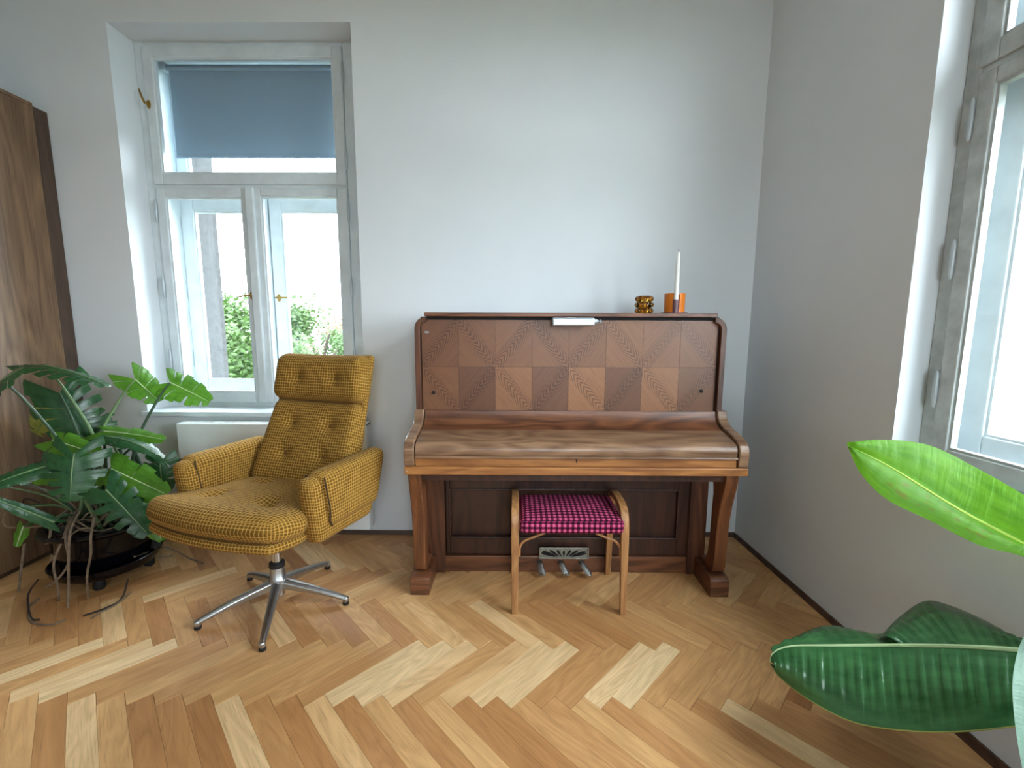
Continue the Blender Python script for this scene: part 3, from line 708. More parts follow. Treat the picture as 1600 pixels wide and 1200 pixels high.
# pedal plate with fan cut-outs, pedals
x0, x1, z0, z1 = .108, .362, .084, .134
pl = pobj('pedal_plate', box(x0 + .02, x1, 1.998, 2.006, z0, z1), 'iron', angle=0, bevel=.003)
cx = (x0 + x1 + .02) / 2
petals = []
for k in range(-4, 5):
    a = k * .33; L_ = .030 + abs(k) * .006
    b0 = Vector((cx + k * .010, z0 + .006)); d = Vector((math.sin(a * 1.05), math.cos(a * .9))).normalized()
    tip = b0 + d * min(L_, (z1 - .006 - b0.y) / max(d.y, .15)); tip.x = max(x0 + .026, min(x1 - .006, tip.x + k * .012))
    n = Vector((-(tip - b0).y, (tip - b0).x)).normalized()
    pts = []
    for i in range(13):
        q = 2 * PI * i / 12; t_ = .5 - .5 * math.cos(q); wv = .0066 * math.sin(q) * (.45 + .75 * t_)
        pts.append(b0 + (tip - b0) * t_ + n * wv)
    petals.append([(p_.x, p_.y) for p_ in pts[:-1]])
m_ = MB()
for pt in petals: m_.add([(x, 1.9965, z) for x, z in pt] + [(x, 1.9995, z) for x, z in pt], [tuple(range(len(pt)))] + [(i, (i + 1) % len(pt), (i + 1) % len(pt) + len(pt), i + len(pt)) for i in range(len(pt))])
pobj('cut_outs', m_, 'black', pl, angle=0)
pobj('plate_rim', join(ring(x0 + .016, x1 + .004, z0 - .004, z1 + .004, 1.992, 2.0, .006, .006, .006, .007)), 'iron', pl, angle=0, bevel=.002)
for a, b in ((843, 847), (876, 884), (908, 919)):
    s = at(a, 879, 2.01); e = Vector((at(b, 896, 1.955).x, 1.945, .022))
    pm = MB(); path = [Vector((s.x, 2.02, .058)), Vector((s.x, 1.995, .058)), Vector(((s.x + e.x) / 2, 1.975, .044)), e + Vector((0, .012, .004)), e]
    pm.tube(path, [.014, .016, .016, .020, .013], 12, 5, .42)
    pobj('pedal', pm, 'steel', angle=60)

# things on the piano
t = thing('piano_lamp', 'slim silver clip lamp on the front edge of the piano lid', 'lamp', (.272, 1.97, 1.264))
lm = MB().box(.166, .352, 1.930, 1.985, 1.206, 1.242)
hb = obj('lamp_housing', lm, 'silver', t, True, bevel=.006, angle=0)
obj('front_strip', box(.172, .346, 1.9275, 1.932, 1.212, 1.222), 'chrome', hb, True, angle=0, bevel=.001)
obj('end_cap', MB().lathe([(.013, 0), (.011, .012), (.006, .020), (.004, .024)], 16).xf(Matrix.Translation((.352, 1.957, 1.226)) @ Matrix.Rotation(PI / 2, 4, 'Y')), 'silver', t, True)
obj('knob', MB().lathe([(.004, 0), (.008, .003), (.008, .01), (.003, .013)], 14).xf(Matrix.Translation((.375, 1.957, 1.226)) @ Matrix.Rotation(PI / 2, 4, 'Y')), 'silver', t, True)
obj('clamp', box(.235, .275, 1.974, 1.984, 1.2415, 1.2458), 'silver', t, True, angle=0, bevel=.002)

gc = at(1006, 489, 2.10); gc.z = 1.2642
t = thing('tealight_holder', 'amber bubble-glass tealight holder on the piano lid', 'candle holder', gc)
m_ = MB(); prof_ = []
for k in range(3):
    for i in range(7):
        a = -PI / 2 + PI * i / 6; prof_.append((.031 + .010 * math.cos(a), .0145 + k * .0275 + .0135 * math.sin(a)))
inner = [(.027, .083), (.027, .012)]
obj('glass_body', MB().lathe(prof_ + inner, 40), 'amber', t, angle=60)
bub = MB()
for k in range(3):
    for j in range(10):
        a = 2 * PI * (j + .5 * (k % 2)) / 10
        bub.lathe([(.001, -.012), (.007, -.009), (.0115, 0), (.007, .009), (.001, .012)], 10, (.034 * math.cos(a), .034 * math.sin(a), .0145 + k * .0275))
obj('glass_bubbles', bub, 'amber', t, angle=80)

oc = at(1053, 488, 2.10); oc.z = 1.2642
t = thing('candlestick', 'orange and mauve metal candle holder on the right end of the piano lid', 'candle holder', oc)
obj('tray', MB().lathe([(.055, 0), (.060, .002), (.061, .006), (.058, .006), (.054, .003)], 40), 'mauve', t)
for a0, a1 in ((112, 256), (284, 428)) if False else ((100, 262), (278, 440)):
    m_ = MB(); n = 20
    for i in range(n + 1):
        a = math.radians(a0 + (a1 - a0) * i / n)
        for r in (.047, .0455):
            for z in (.004, .094): m_.v.append(Vector((r * math.cos(a), r * math.sin(a), z)))
    for i in range(n):
        q = 4 * i; fs = [(q, q + 4, q + 5, q + 1), (q + 2, q + 3, q + 7, q + 6), (q + 1, q + 5, q + 7, q + 3), (q, q + 2, q + 6, q + 4)]
        m_.f += [list(f) for f in fs]; m_.uv += [None] * 4
    m_.f += [[0, 1, 3, 2], [4 * n, 4 * n + 2, 4 * n + 3, 4 * n + 1]]; m_.uv += [None] * 2
    obj('orange_shield', m_, 'orange', t, label='curved orange metal shield')
obj('candle_socket', MB().lathe([(.013, .004), (.0135, .064), (.0115, .064), (.0115, .01)], 24, (-.010, -.047, 0)), 'mauve', t, label='mauve metal candle tube')
cd_ = thing('candle', 'tall white taper candle standing in the orange holder', 'candle', (oc.x - .010, oc.y - .047, oc.z + .014))
obj('wax', MB().lathe([(.0105, 0), (.0102, .05), (.0095, .17), (.0075, .258), (.0035, .264)], 20), 'wax', cd_)
obj('wick', MB().tube([(0, 0, .262), (.0006, 0, .270), (.0015, 0, .277)], .0011, 6), 'wick', cd_)

# ------------------------------------------------------------------ stool
t = thing('piano_stool', 'small bentwood stool with pink and black checked seat in front of the piano', 'stool', (.235, 1.85, 0))
def bent(x, w0=.0165):
    path = [(x, 1.700, 0), (x, 1.708, .15), (x, 1.716, .30), (x, 1.724, .385), (x, 1.742, .428), (x, 1.78, .446), (x, 1.85, .450), (x, 1.92, .446), (x, 1.955, .428), (x, 1.972, .385), (x, 1.98, .30), (x, 1.99, .15), (x, 1.998, 0)]
    P, R = smooth_path([Vector(p) for p in path], [.010, .0115, .013, .0135, .0135, .013, .013, .013, .0135, .0135, .013, .0115, .010], 5)
    m = MB(); n = len(P)
    for i, p in enumerate(P):
        d = (P[min(i + 1, n - 1)] - P[max(i - 1, 0)]).normalized(); nn = Vector((0, -d.z, d.y)); hw = w0 * (R[i] / .0135)
        m.v += [p + Vector((-hw, 0, 0)) + nn * R[i], p + Vector((hw, 0, 0)) + nn * R[i], p + Vector((hw, 0, 0)) - nn * R[i], p + Vector((-hw, 0, 0)) - nn * R[i]]
    for i in range(n - 1):
        for k in range(4): m.f.append([4 * i + k, 4 * i + (k + 1) % 4, 4 * i + 4 + (k + 1) % 4, 4 * i + 4 + k]); m.uv.append(None)
    m.f += [[3, 2, 1, 0], [4 * n - 4, 4 * n - 3, 4 * n - 2, 4 * n - 1]]; m.uv += [None] * 2
    return m
for x in (.006, .462): obj('side_frame', bent(x), 'stoolwood', t, True, bevel=.003, angle=30)
def seatwarp(p):
    u, v = p.x / .215, p.y / .145
    z = p.z + (.012 * (1 - u * u) * (1 - v * v) if p.z > 0 else 0)
    return Vector((p.x + .241, p.y + 1.836, z + .385))
obj('seat_pad', MB().rbox(.432, .294, .062, .022, 22, seatwarp), 'pink', t, True, weld=True, angle=60)
obj('seat_board', box(.03, .445, 1.745, 1.96, .348, .356), 'stoolwood', t, True, angle=0)
for x0, sg in ((.024, 1), (.448, -1)):
    for y in (1.722, 1.965):
        obj('brace', MB().tube([(x0, y, .245), (x0 + sg * .002, y, .285), (x0 + sg * .022, y, .312), (x0 + sg * .062, y, .330), (x0 + sg * .105, y, .348)], .0055, 8, 5), 'stoolwood', t, True)

# ------------------------------------------------------------------ armchair (local: x to its left side as seen, y backwards)
CH = thing('swivel_armchair', 'ochre checked swivel armchair with padded arms and star base', 'armchair', (-1.02, 1.755, 0), math.atan2(-.30, .954))
def quadwarp(sx, sy, sz, c, x=0):
    """map box y,z to a bilinear quad of (y,z) corners c = ft, bt, fb, bb"""
    def f(p):
        a = p.y / sy + .5; b = p.z / sz + .5
        ft, bt, fb, bb = [Vector(q) for q in c]
        q = (fb * (1 - a) + bb * a) * (1 - b) + (ft * (1 - a) + bt * a) * b
        return Vector((x + p.x, q.x, q.y))
    return f
TILT = math.radians(5)
dimp = [(-.125, -.10), (.125, -.10), (-.11, .10), (.11, .10)]
def seat_w(p):
    x, y, z = p
    u = x / .29; front = max(0, -(y + .02) / .27)
    # plan: wider, rounded nose in front of the arms
    wide = 1 + .19 * min(1, max(0, (-y - .04) / .10)) * (1 - .62 * max(0, (-y - .15) / .13) ** 2)
    yy = y - .055 * (1 - min(1, (u) ** 2)) * min(1, front)
    x2 = x * wide
    if z > 0:
        z += .020 * (1 - u * u) * (1 - (y / .28) ** 2)
        for dx, dy in dimp:
            d = math.hypot(x - dx, y - dy); z -= .030 * math.exp(-(d / .035) ** 2)
        z += .012 * math.exp(-((y + .22) / .06) ** 2)
    else: z += .022 * max(0, front) ** 2
    q = Matrix.Rotation(-TILT, 4, 'X') @ Vector((x2, yy, z))
    return q + Vector((0, -.035, .468))
so = obj('seat_cushion', MB().rbox(.565, .53, .098, .047, 34, seat_w), 'check', CH, weld=True, angle=70)
def shell_w(p):
    x, y, z = p; u = x / .29; front = max(0, -(y + .02) / .27)
    wide = 1 + .10 * min(1, max(0, (-y - .04) / .10)) * (1 - .75 * max(0, (-y - .15) / .13) ** 2)
    yy = y - .05 * (1 - min(1, u * u)) * min(1, front)
    q = Matrix.Rotation(-TILT, 4, 'X') @ Vector((x * wide, yy, z + .010 * front))
    return q + Vector((0, -.032, .408))
obj('seat_shell', MB().rbox(.57, .53, .036, .017, 30, shell_w), 'check', CH, weld=True, angle=70)
def btn(pos, rot, par): obj('button', MB().lathe([(.001, .005), (.007, .004), (.010, .0), (.009, -.004)][::-1], 14).xf(Matrix.Translation(pos) @ rot), 'button', par)
for dx, dy in dimp[:2] + [(0, .12)] if False else dimp:
    z = .0525 + .02 * (1 - (dx / .29) ** 2) * (1 - (dy / .28) ** 2) - .030
    btn(seat_w(Vector((dx, dy, .049))) + Vector((0, 0, .001)), Matrix.Identity(4), so)
# back: lower cushion, headrest, shell
def back_w(y_bot, z_bot, y_top, z_top, hgt, dm, puff, w_bot=1, w_top=1, hw=.25):
    ax = Vector((0, y_top - y_bot, z_top - z_bot)).normalized(); nr = Vector((0, -ax.z, ax.y))
    def f(p):
        x, y, z = p; b = z / hgt + .5; u = x / hw; v = (b - .5) * 2
        d = -y
        if y < 0:
            d += puff * (1 - u * u) * (1 - v * v)
            for dx, dz in dm:
                r = math.hypot(x - dx, z - dz); d -= .022 * math.exp(-(r / .034) ** 2)
        x2 = x * (w_bot * (1 - b) + w_top * b)
        base = Vector((0, y_bot, z_bot)) + ax * (b * math.hypot(y_top - y_bot, z_top - z_bot))
        d += -.03 * u * u * -1 * .6
        return base + Vector((x2, 0, 0)) + nr * d
    return f, nr
dmb = [(-.105, .085), (.105, .085), (-.10, -.06), (.10, -.06)]
f, nr = back_w(.165, .465, .335, .835, .41, dmb, .014, 1.09, .98)
bo = obj('back_cushion', MB().rbox(.50, .10, .41, .042, 30, f), 'check', CH, weld=True, angle=70)
rotn = Matrix(((1, 0, 0, 0), (0, nr.z, nr.y, 0), (0, -nr.y, nr.z, 0), (0, 0, 0, 1)))
rotb = Vector((0, 0, 1)).rotation_difference(nr).to_matrix().to_4x4()
for dx, dz in dmb: btn(f(Vector((dx, -.05, dz))), rotb, bo)
dmh = [(-.105, .0), (.105, .0)]
f, nr = back_w(.322, .838, .372, 1.062, .222, dmh, .012, 1.03, 1.0, .255)
ho = obj('headrest', MB().rbox(.505, .115, .222, .050, 30, f), 'check', CH, weld=True, angle=70)
rotb = Vector((0, 0, 1)).rotation_difference(nr).to_matrix().to_4x4()
for dx, dz in dmh: btn(f(Vector((dx, -.0575, dz))), rotb, ho)
f, nr = back_w(.205, .40, .402, 1.060, .66, [], 0, .99, .99, .27)
obj('back_shell', MB().rbox(.515, .036, .66, .017, 30, f), 'check', CH, weld=True, angle=70)
# arms
for sx in (-1, 1):
    x = sx * .318
    ao = obj('armrest', MB().rbox(.086, .46, .28, .038, 20, quadwarp(.086, .46, .28, ((-.165, .648), (.28, .640), (-.135, .385), (.185, .375)), x)), 'check', CH, weld=True, angle=70)
    x2 = sx * .327
    po = obj('arm_pad', MB().rbox(.100, .38, .225, .040, 20, quadwarp(.100, .38, .225, ((-.125, .662), (.298, .660), (-.085, .435), (.215, .425)), x2)), 'check', ao, weld=True, angle=70)
    q = quadwarp(.100, .38, .225, ((-.125, .662), (.298, .660), (-.085, .435), (.215, .425)), x2)
    for s2 in (-1, 1):
        pts = [q(Vector((s2 * .049, -.186 + .02, .0))) for _ in range(1)]
        pth = [q(Vector((s2 * (.05 if abs(zz) < .08 else .040), -.182 if abs(zz) < .09 else -.172, zz))) for zz in (-.104, -.08, -.03, .03, .075, .095)]
        obj('seam', MB().tube(pth, .0035, 6, 4), 'piping', po)
# base
obj('gas_column', MB().lathe([(.020, .19), (.020, .30), (.022, .30), (.022, .372)], 24), 'chrome', CH)
obj('mount_plate', box(-.10, .10, -.10, .10, .366, .374), 'rubber', CH, bevel=.003, angle=0)
obj('collar', MB().lathe([(.030, .172), (.032, .176), (.031, .192), (.024, .198)], 24), 'rubber', CH)
obj('hub', MB().lathe([(.024, .045), (.025, .08), (.034, .085), (.036, .118), (.030, .125), (.029, .175)], 28), 'alu', CH)
for k in range(5):
    a = math.radians(-145.2 + 72.2 * k) - CH.rotation_euler.z
    m = MB(); n = 12
    for i in range(n + 1):
        s = i / n; r = .022 + s * .278; z = .118 - .062 * s - .020 * s * s; wv = .020 - .008 * s; dp = .042 - .026 * s
        if i == n: z -= .002
        m.v += [Vector((r, -wv * .45, z)), Vector((r, wv * .45, z)), Vector((r, wv, z - .010)), Vector((r, wv * .9, z - dp)), Vector((r, -wv * .9, z - dp)), Vector((r, -wv, z - .010))]
    for i in range(n):
        for j in range(6): m.f.append([6 * i + j, 6 * i + (j + 1) % 6, 6 * i + 6 + (j + 1) % 6, 6 * i + 6 + j]); m.uv.append(None)
    m.f += [[5, 4, 3, 2, 1, 0], [6 * n + j for j in range(6)]]; m.uv += [None] * 2
    m.lathe([(.0105, .012), (.0125, .018), (.013, .032), (.009, .036)], 14, (.291, 0, 0))
    m.xf(Matrix.Rotation(a, 4, 'Z'))
    lg = obj('leg', m, 'alu', CH, bevel=.003, angle=35)
    obj('glide', MB().lathe([(.012, 0), (.0135, .004), (.0125, .013)], 16, (.291 * math.cos(a), .291 * math.sin(a), 0)), 'rubber', lg)

# ------------------------------------------------------------------ leaves
def monstera_leaf(base, tip, width, nh, split=0, lobe=.28, cup=.25, droop=.12, seed=0):
    rg = random.Random(seed); base, tip = Vector(base), Vector(tip); ex = (tip - base); Lx = ex.length; ex.normalize()
    nz = Vector(nh); nz = (nz - ex * nz.dot(ex)).normalized(); ey = nz.cross(ex)
    mb = MB(); hw = width / 2; nf = 7 if split else 5; NS = 9; NT = 4
    def halfw(t): # t in 0..1 along the blade
        return hw * max(.0, math.sin(PI * (min(1, t * .90 + .10)) ** .66)) ** .5 if t < 1 else 0
    slit = {sd: [0] + [(.10 + .12 * rg.random()) if rg.random() < split and q < nf else 0 for q in range(1, nf)] + [0] for sd in (-1, 1)}
    for side in (-1, 1):
        for k in range(nf):
            t0, t1 = k / nf, (k + 1) / nf; lo, hi = slit[side][k], slit[side][k + 1]
            grid = []
            for i in range(NT + 1):
                tt = t0 + (t1 - t0) * i / NT
                row = []
                for j in range(NS + 1):
                    s = j / NS; g = min(1, max(0, (s - .38) / .22)) ** .6 * (1 + .5 * max(0, s - .8) / .2)
                    edge_close = 0 if s < .9 else (1 - s) / .1
                    w_ = i / NT; t = t0 + (t1 - t0) * (w_ + lo * g * (1 - w_) - hi * g * w_)
                    # lateral veins sweep forward; first ones sweep backward into the lobes
                    sweep = (-lobe * 1.15 * (1 - t) ** 2 + .06 * t) * s
                    X = (t * (1 - .0) + sweep) * Lx if t < .98 else (t + sweep * .2) * Lx
                    Yv = halfw(t) * s * (1 + .10 * math.sin(3.1 * k + seed))
                    Z = -droop * Lx * (X / Lx) ** 2 - cup * Yv * Yv / max(hw, .01) + .012 * Lx * math.sin(PI * 2 * nf * (t)) * s
                    Z += .05 * Lx * rg.uniform(-.1, .1) * s
                    row.append(base + ex * X + ey * (side * Yv) + nz * Z)
                grid.append(row)
            vs = [p for r in grid for p in r]; fs = []; us = []
            for i in range(NT):
                for j in range(NS):
                    q = [i * (NS + 1) + j, i * (NS + 1) + j + 1, (i + 1) * (NS + 1) + j + 1, (i + 1) * (NS + 1) + j]
                    fs.append(tuple(q if side > 0 else q[::-1])); u = [(t0 + (t1 - t0) * (x // (NS + 1)) / NT, side * (x % (NS + 1)) / NS) for x in (q if side > 0 else q[::-1])]
                    us.append(u)
            mb.add(vs, fs, us)
    rib = MB().tube([base + ex * (Lx * s) + nz * (-droop * Lx * s * s + .0012) for s in (0, .25, .5, .75, .97)], [.0035, .003, .0024, .0018, .001], 6, 3)
    return mb, rib

PT = Vector((-1.975, 1.985, 0))
mon = thing('potted_monstera', 'large monstera plant with split leaves in a glossy black pot on a stand', 'plant', PT)
def wob(o): return o
pot = obj('pot', MB().lathe([(.145, .085), (.165, .10), (.185, .18), (.192, .245), (.20, .255), (.226, .265), (.229, .275), (.222, .284), (.195, .28), (.185, .262), (.18, .24)], 48), 'pot', mon)
obj('soil', MB().lathe([(.01, .25), (.182, .248)], 40), 'soil', pot, angle=0)
sau = obj('saucer_stand', MB().lathe([(.10, .045), (.185, .052), (.205, .075), (.212, .10), (.207, .103), (.198, .084), (.10, .066)], 48), 'pot', mon)
for k in range(4):
    a = k * PI / 2 + .5; obj('foot', MB().lathe([(.020, 0), (.024, .01), (.022, .05)], 14, (.15 * math.cos(a), .15 * math.sin(a), 0)), 'rubber', mon)
# (attach px,py,depth) (tip px,py,depth) width normal split material
LV = [
    ((70, 571, 1.93), (164, 590, 1.86), .17, (.05, .02, 1), .8, 'm_dark', .34, .10),
    ((4, 594, 1.72), (33, 572, 1.70), .10, (-.4, -.7, .6), 0, 'm_dark', .6, .1),
    ((93, 614, 2.02), (132, 700, 2.0), .25, (.10, -1, .25), .75, 'm_dark', .35, .2),
    ((84, 638, 2.06), (46, 684, 2.06), .17, (0, -1, .2), .4, 'm_yellow', .3, .2),
    ((83, 688, 1.88), (150, 706, 1.84), .12, (0, -.75, .65), 0, 'm_light', .3, .2),
    ((140, 655, 2.08), (160, 690, 2.06), .17, (0, -1, .15), .3, 'm_dark', .3, .2),
    ((211, 593, 2.20), (245, 622, 2.17), .16, (.10, -.9, .5), .2, 'm_light', .75, .2),
    ((266, 598, 2.18), (320, 622, 2.15), .165, (-.05, -.9, .45), .12, 'm_light', .45, .2),
    ((163, 674, 2.00), (250, 680, 1.97), .115, (0, -.55, .85), 0, 'm_light', .3, .1),
    ((166, 682, 1.93), (238, 686, 1.88), .10, (.05, -.20, 1), 0, 'm_dark', .4, .3),
    ((224, 690, 2.06), (265, 719, 2.02), .07, (.55, -.25, .8), 0, 'm_dark', .3, .2),
    ((116, 709, 1.76), (104, 780, 1.68), .22, (.0, -.72, .70), .8, 'm_dark', .42, .22),
    ((72, 729, 1.76), (-18, 752, 1.62), .10, (.1, -.6, .8), .2, 'm_dark', .3, .2),
    ((80, 737, 1.83), (44, 752, 1.80), .10, (0, -.9, .4), 0, 'm_light', .3, .2),
    ((174, 733, 1.86), (249, 766, 1.82), .16, (.1, -.85, .5), 0, 'm_light', .3, .2),
    ((166, 766, 1.76), (224, 826, 1.70), .16, (.25, -.85, .5), .8, 'm_dark', .35, .25),
    ((250, 722, 2.02), (252, 770, 1.98), .15, (-.1, -.85, .5), .5, 'm_dark', .35, .3),
    ((212, 773, 1.92), (272, 771, 1.93), .08, (0, -.25, 1), 0, 'm_dark', .3, .2),
    ((224, 786, 1.86), (252, 842, 1.82), .11, (.3, -.9, .25), .2, 'm_light', .3, .2),
    ((84, 816, 1.76), (-12, 775, 1.62), .06, (0, -.6, .8), 0, 'm_dark', .2, .1),
    ((37, 822, 1.80), (24, 856, 1.78), .05, (0, -1, .1), 0, 'm_light', .2, .1),
]
rg = random.Random(11)
for i, (a, b, wd, nh, sp, mt, lobe, dr) in enumerate(LV):
    A, B_ = at(*a), at(*b); nh = (nh[0] + .6 * abs(nh[1]), nh[1], nh[2])      # blades turn towards the room
    mb, rib = monstera_leaf(A, B_, wd * .92, nh, sp, lobe, .35, dr, i)
    lf = obj('leaf', mb, mt, mon, True, angle=180)
    obj('midrib', rib, 'stem' if mt != 'm_light' else 'midrib', lf, True)
    cz = .34 + .16 * rg.random(); base = PT + Vector((rg.uniform(-.09, .12), rg.uniform(-.10, .08), 0)); base.z = .26
    knee = base.lerp(A, .38); knee.z = base.z + (A.z - base.z) * .55 + .03
    pm = MB().tube([base, base.lerp(knee, .5) + Vector((rg.uniform(-.02, .02), 0, .02)), knee, A.lerp(knee, .4) + Vector((0, 0, .02)), A], [.0085, .0075, .0065, .0055, .004], 8, 5)
    obj('petiole', pm, 'stemd' if i % 3 else 'stem', mon, True)
for k in range(3):
    b = PT + Vector((-.03 + k * .05, .02, .24)); obj('stem', MB().tube([b, b + Vector((.01, .01, .10)), b + Vector((-.03 + .06 * k, .03, .22)), b + Vector((.02 * k, .06, .36))], [.018, .017, .014, .010], 10, 5), 'stemd', mon, True)
for k in range(16):        # bare leaf stalks reaching out of the tangle
    a = rg.uniform(-2.9, .2); b = PT + Vector((.05 * math.cos(a), .05 * math.sin(a), .25)); l_ = rg.uniform(.16, .30)
    e = b + Vector((l_ * math.cos(a), l_ * math.sin(a) * .8, rg.uniform(.08, .30))); e.x = max(e.x, -2.38)
    obj('stalk', MB().tube([b, b.lerp(e, .4) + Vector((0, 0, .06)), e], [.005, .0042, .003], 7, 6), ('stemd', 'stem', 'root')[k % 3], mon, True)
RT = [
    [(112, 800, 1.86), (100, 838, 1.78), (84, 880, 1.75), (90, 915, 1.74), (92, 940, 1.76)],
    [(118, 800, 1.86), (103, 838, 1.77), (107, 878, 1.745), (90, 905, 1.74), (70, 918, 1.74)],
    [(125, 798, 1.86), (110, 830, 1.77), (107, 880, 1.74), (107, 930, 1.73), (104, 966, 1.70)],
    [(150, 800, 1.86), (142, 836, 1.775), (142, 865, 1.76), (136, 900, 1.76), (138, 936, 1.78)],
    [(105, 798, 1.9), (82, 815, 1.80), (78, 838, 1.78), (72, 850, 1.78)],
    [(38, 850, 1.82), (33, 890, 1.82), (28, 936, 1.82)],
]
for pts in RT: obj('aerial_root', MB().tube([at(*p) for p in pts], [.0055, .005, .0048, .0045, .0035][:len(pts)], 7, 6), 'root', mon, True)
for k in range(20):      # roots coiled over the rim
    a0 = rg.uniform(-2.6, .4); r0 = rg.uniform(.02, .10); r1 = rg.uniform(.13, .20); pts = []
    da = rg.uniform(.6, 1.7) * rg.choice((-1, 1))
    for s in range(6):
        t_ = s / 5; r = r0 + (r1 - r0) * min(1, t_ * 1.6); a = a0 + da * t_
        pts.append(PT + Vector((r * math.cos(a), r * math.sin(a), .272 + .06 * math.sin(PI * t_) * rg.uniform(.3, 1.2) + (.02 if t_ < .2 else 0) + .018 * rg.random())))
    obj('aerial_root', MB().tube(pts, rg.uniform(.003, .005), 6, 5), 'root' if k % 3 else 'rootd', mon, True)
FR = [[(62, 935, 0), (45, 950, 0), (50, 972, 0), (80, 976, 0), (102, 968, 0)], [(60, 905, .06), (44, 930, .02), (48, 965, 0), (62, 968, 0)], [(205, 925, 0), (180, 945, 0), (160, 955, 0), (142, 966, 0)],
      [(200, 905, .05), (190, 935, .0), (165, 950, 0), (130, 962, 0)], [(210, 870, .1), (240, 860, .06), (262, 856, .04), (300, 874, 0), (318, 880, 0)], [(208, 850, .12), (228, 862, .06), (236, 885, 0)],
      [(205, 845, .14), (225, 843, .10), (222, 862, .05), (245, 872, .02), (270, 868, .0)], [(214, 838, .15), (236, 848, .1), (232, 868, .04), (215, 880, .02)], [(40, 790, .3), (10, 800, .3), (8, 822, .26), (40, 824, .26), (70, 822, .27)], [(62, 785, .32), (38, 780, .34), (36, 808, .3), (66, 812, .28)]]
def on_floor(px, py, z):
    d = CR * (px - 800) + CD * (py - 600) + CF * FPX
    return Vector((0, 0, CAMH)) + d * ((z + .004 - CAMH) / d.z)
for k, pts in enumerate(FR):
    P = [on_floor(*p) for p in pts] if k < 8 else [at(p[0], p[1], 1.80) for p in pts]
    P = [Vector((max(p.x, -2.40), min(p.y, 2.37), p.z)) for p in P]
    obj('aerial_root', MB().tube(P, .0038, 6, 6), 'rootd' if k % 2 else 'root', mon, True)

# ------------------------------------------------------------------ banana plant at the right edge
BN = Vector((1.0, .66, 0))
ban = thing('banana_plant', 'banana plant with one bright and one dark broad leaf at the right', 'plant', BN)
obj('pot', MB().lathe([(.10, 0), (.105, .01), (.135, .22), (.142, .225), (.142, .25), (.13, .25), (.125, .22)], 40), 'potw', ban)
obj('soil', MB().lathe([(.01, .222), (.125, .22)], 32), 'soil', ban, angle=0)
def resample(pts, n):
    pts, _ = smooth_path([Vector(p) for p in pts], .1, 8); d = [0]
    for a, b in zip(pts, pts[1:]): d.append(d[-1] + (b - a).length)
    out = []; j = 0
    for i in range(n):
        s = d[-1] * i / (n - 1)
        while j < len(pts) - 2 and d[j + 1] < s: j += 1
        t_ = (s - d[j]) / max(1e-9, d[j + 1] - d[j]); out.append(pts[j].lerp(pts[j + 1], min(1, t_)))
    return out
def blade(mid, edge, side, nseg=40, ns=9, bulge=.02, ripple=.003, u0=0, u1=1):
    """half blade between midrib and margin; bulge bows it, ripple gives the parallel veins"""
    Mi, Ed = resample(mid, nseg), resample(edge, nseg); mb = MB(); vs = []; uv = []
    for i in range(nseg):
        tv = (Mi[min(i + 1, nseg - 1)] - Mi[max(i - 1, 0)]).normalized(); wv = Ed[i] - Mi[i]; nv = tv.cross(wv)
        nv = nv.normalized() if nv.length > 1e-9 else Vector((0, 0, 1))
        if nv.z < 0: nv = -nv
        for j in range(ns + 1):
            s = j / ns
            p = Mi[i] + wv * s + nv * (bulge * math.sin(PI * s) + ripple * math.sin(i * 1.9 + .6 * math.sin(i)) * math.sin(PI * min(1, s * 1.1)) * (1 if j else 0))
            vs.append(p); uv.append((u0 + (u1 - u0) * i / (nseg - 1), side * s))
    fs = []; us = []
    for i in range(nseg - 1):
        for j in range(ns):
            q = [i * (ns + 1) + j, i * (ns + 1) + j + 1, (i + 1) * (ns + 1) + j + 1, (i + 1) * (ns + 1) + j]
            fs.append(tuple(q)); us.append([uv[t_] for t_ in q])
    return mb.add(vs, fs, us)
A_ = lambda L_: [at(*p) for p in L_]
# bright leaf
mid1 = A_([(1690, 895, .89), (1600, 850, .96), (1500, 797, 1.04), (1400, 735, 1.12), (1350, 708, 1.16), (1324, 696, 1.18)])
top1 = A_([(1690, 830, .92), (1600, 773, .99), (1520, 728, 1.07), (1450, 695, 1.125), (1380, 687, 1.16), (1324, 691, 1.18)])
bot1 = A_([(1690, 905, .87), (1590, 867, .94), (1530, 852, .98), (1450, 812, 1.05), (1385, 780, 1.10), (1345, 740, 1.145), (1324, 697, 1.18)])
lf = obj('leaf', join([blade(mid1, top1, 1, 40, 9, .012, .0012), blade(mid1, bot1, -1, 40, 9, .010, .0012)]), 'b_light', ban, True, weld=True, angle=180, label='bright yellow-green backlit leaf')
obj('midrib', MB().tube(resample(mid1, 24), [.0055 - .0045 * i / 23 for i in range(24)], 8), 'midrib_y', lf, True)
# dark arching leaf
mid2 = A_([(1640, 1022, .90), (1595, 1017, .93), (1500, 1011, .99), (1400, 1009, 1.05), (1300, 1009, 1.10), (1235, 1010, 1.13), (1208, 1020, 1.135), (1203, 1034, 1.13)])
near = A_([(1640, 1125, .83), (1590, 1134, .84), (1500, 1143, .87), (1410, 1141, .92), (1330, 1127, .98), (1262, 1092, 1.05), (1218, 1058, 1.11), (1203, 1036, 1.13)])
midA = A_([(1500, 1011, .99), (1400, 1009, 1.05), (1300, 1009, 1.10), (1235, 1010, 1.13), (1208, 1020, 1.135)])
farA = A_([(1490, 1008, 1.01), (1420, 1000, 1.10), (1350, 988, 1.19), (1300, 977, 1.25), (1262, 985, 1.22), (1225, 1008, 1.15), (1208, 1020, 1.136)])
midB = A_([(1640, 1022, .90), (1595, 1017, .93), (1540, 1013, .965), (1480, 1011, 1.0), (1410, 1009, 1.045)])
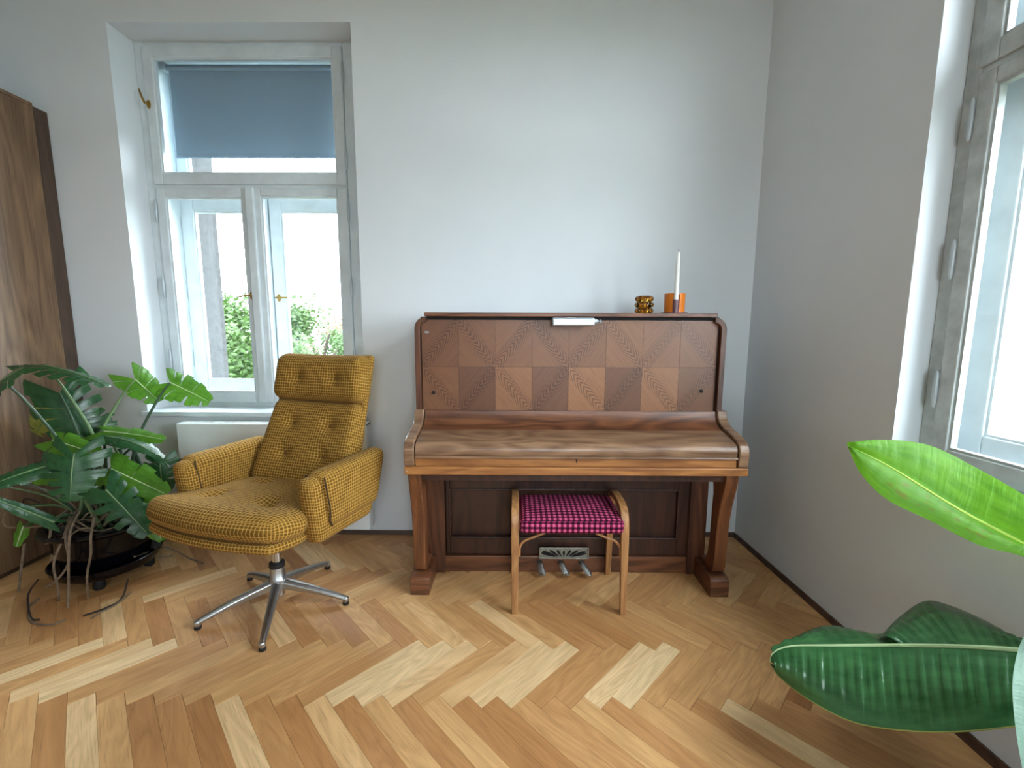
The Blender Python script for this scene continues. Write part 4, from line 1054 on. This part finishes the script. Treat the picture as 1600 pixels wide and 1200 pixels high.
farB = A_([(1640, 1015, .93), (1592, 1000, .98), (1545, 972, 1.08), (1485, 946, 1.18), (1445, 939, 1.21), (1405, 964, 1.17), (1374, 996, 1.09)])
lf = obj('leaf', join([blade(mid2, near, -1, 90, 12, .022, .0032), blade(midA, farA, 1, 46, 8, .012, .0030), blade(midB, farB, 1, 52, 9, .014, .0030)]), 'b_dark', ban, True, weld=True, angle=180, label='large dark green folded leaf with a torn far half')
obj('midrib', MB().tube([p + Vector((0, 0, .001)) for p in resample(mid2, 30)], [.007 - .0055 * i / 29 for i in range(30)], 8), 'midrib', lf, True)
obj('leaf_margin', MB().tube(resample(near, 50), .0016, 5), 'edge', lf, True)
# pale hanging leaf at the frame edge
ed3 = A_([(1604, 985, .78), (1590, 1018, .77), (1582, 1065, .75), (1584, 1112, .73), (1590, 1160, .71), (1600, 1215, .69)])
mid3 = A_([(1625, 985, .78), (1628, 1018, .77), (1634, 1065, .76), (1636, 1112, .745), (1634, 1160, .73), (1622, 1215, .70)])
oth3 = A_([(1640, 985, .80), (1672, 1018, .80), (1690, 1065, .79), (1694, 1112, .78), (1684, 1160, .76), (1640, 1215, .72)])
lf = obj('leaf', join([blade(mid3, ed3, 1, 30, 8, .010, .002), blade(mid3, oth3, -1, 30, 8, .010, .002)]), 'b_mint', ban, True, weld=True, angle=180, label='pale mint-green hanging leaf')
obj('midrib', MB().tube(resample(mid3, 20), [.005 - .003 * i / 19 for i in range(20)], 8), 'midrib', lf, True)
top = BN + Vector((0, 0, .42))
obj('pseudostem', MB().tube([BN + Vector((0, 0, .2)), BN + Vector((.004, 0, .32)), top], [.032, .028, .022], 14, 4), 'stem', ban, True)
for m0 in (mid1[0], mid2[0], mid3[0]):
    k_ = Vector((max(top.x, m0.x) , (top.y + m0.y) / 2 - .02, max(top.z, m0.z) + .03))
    obj('petiole', MB().tube([top - Vector((0, 0, .08)), top + Vector((0, 0, .03)), top.lerp(m0, .5) + Vector((0, 0, .03)), m0], [.014, .011, .008, .006], 10, 6), 'stem', ban, True)
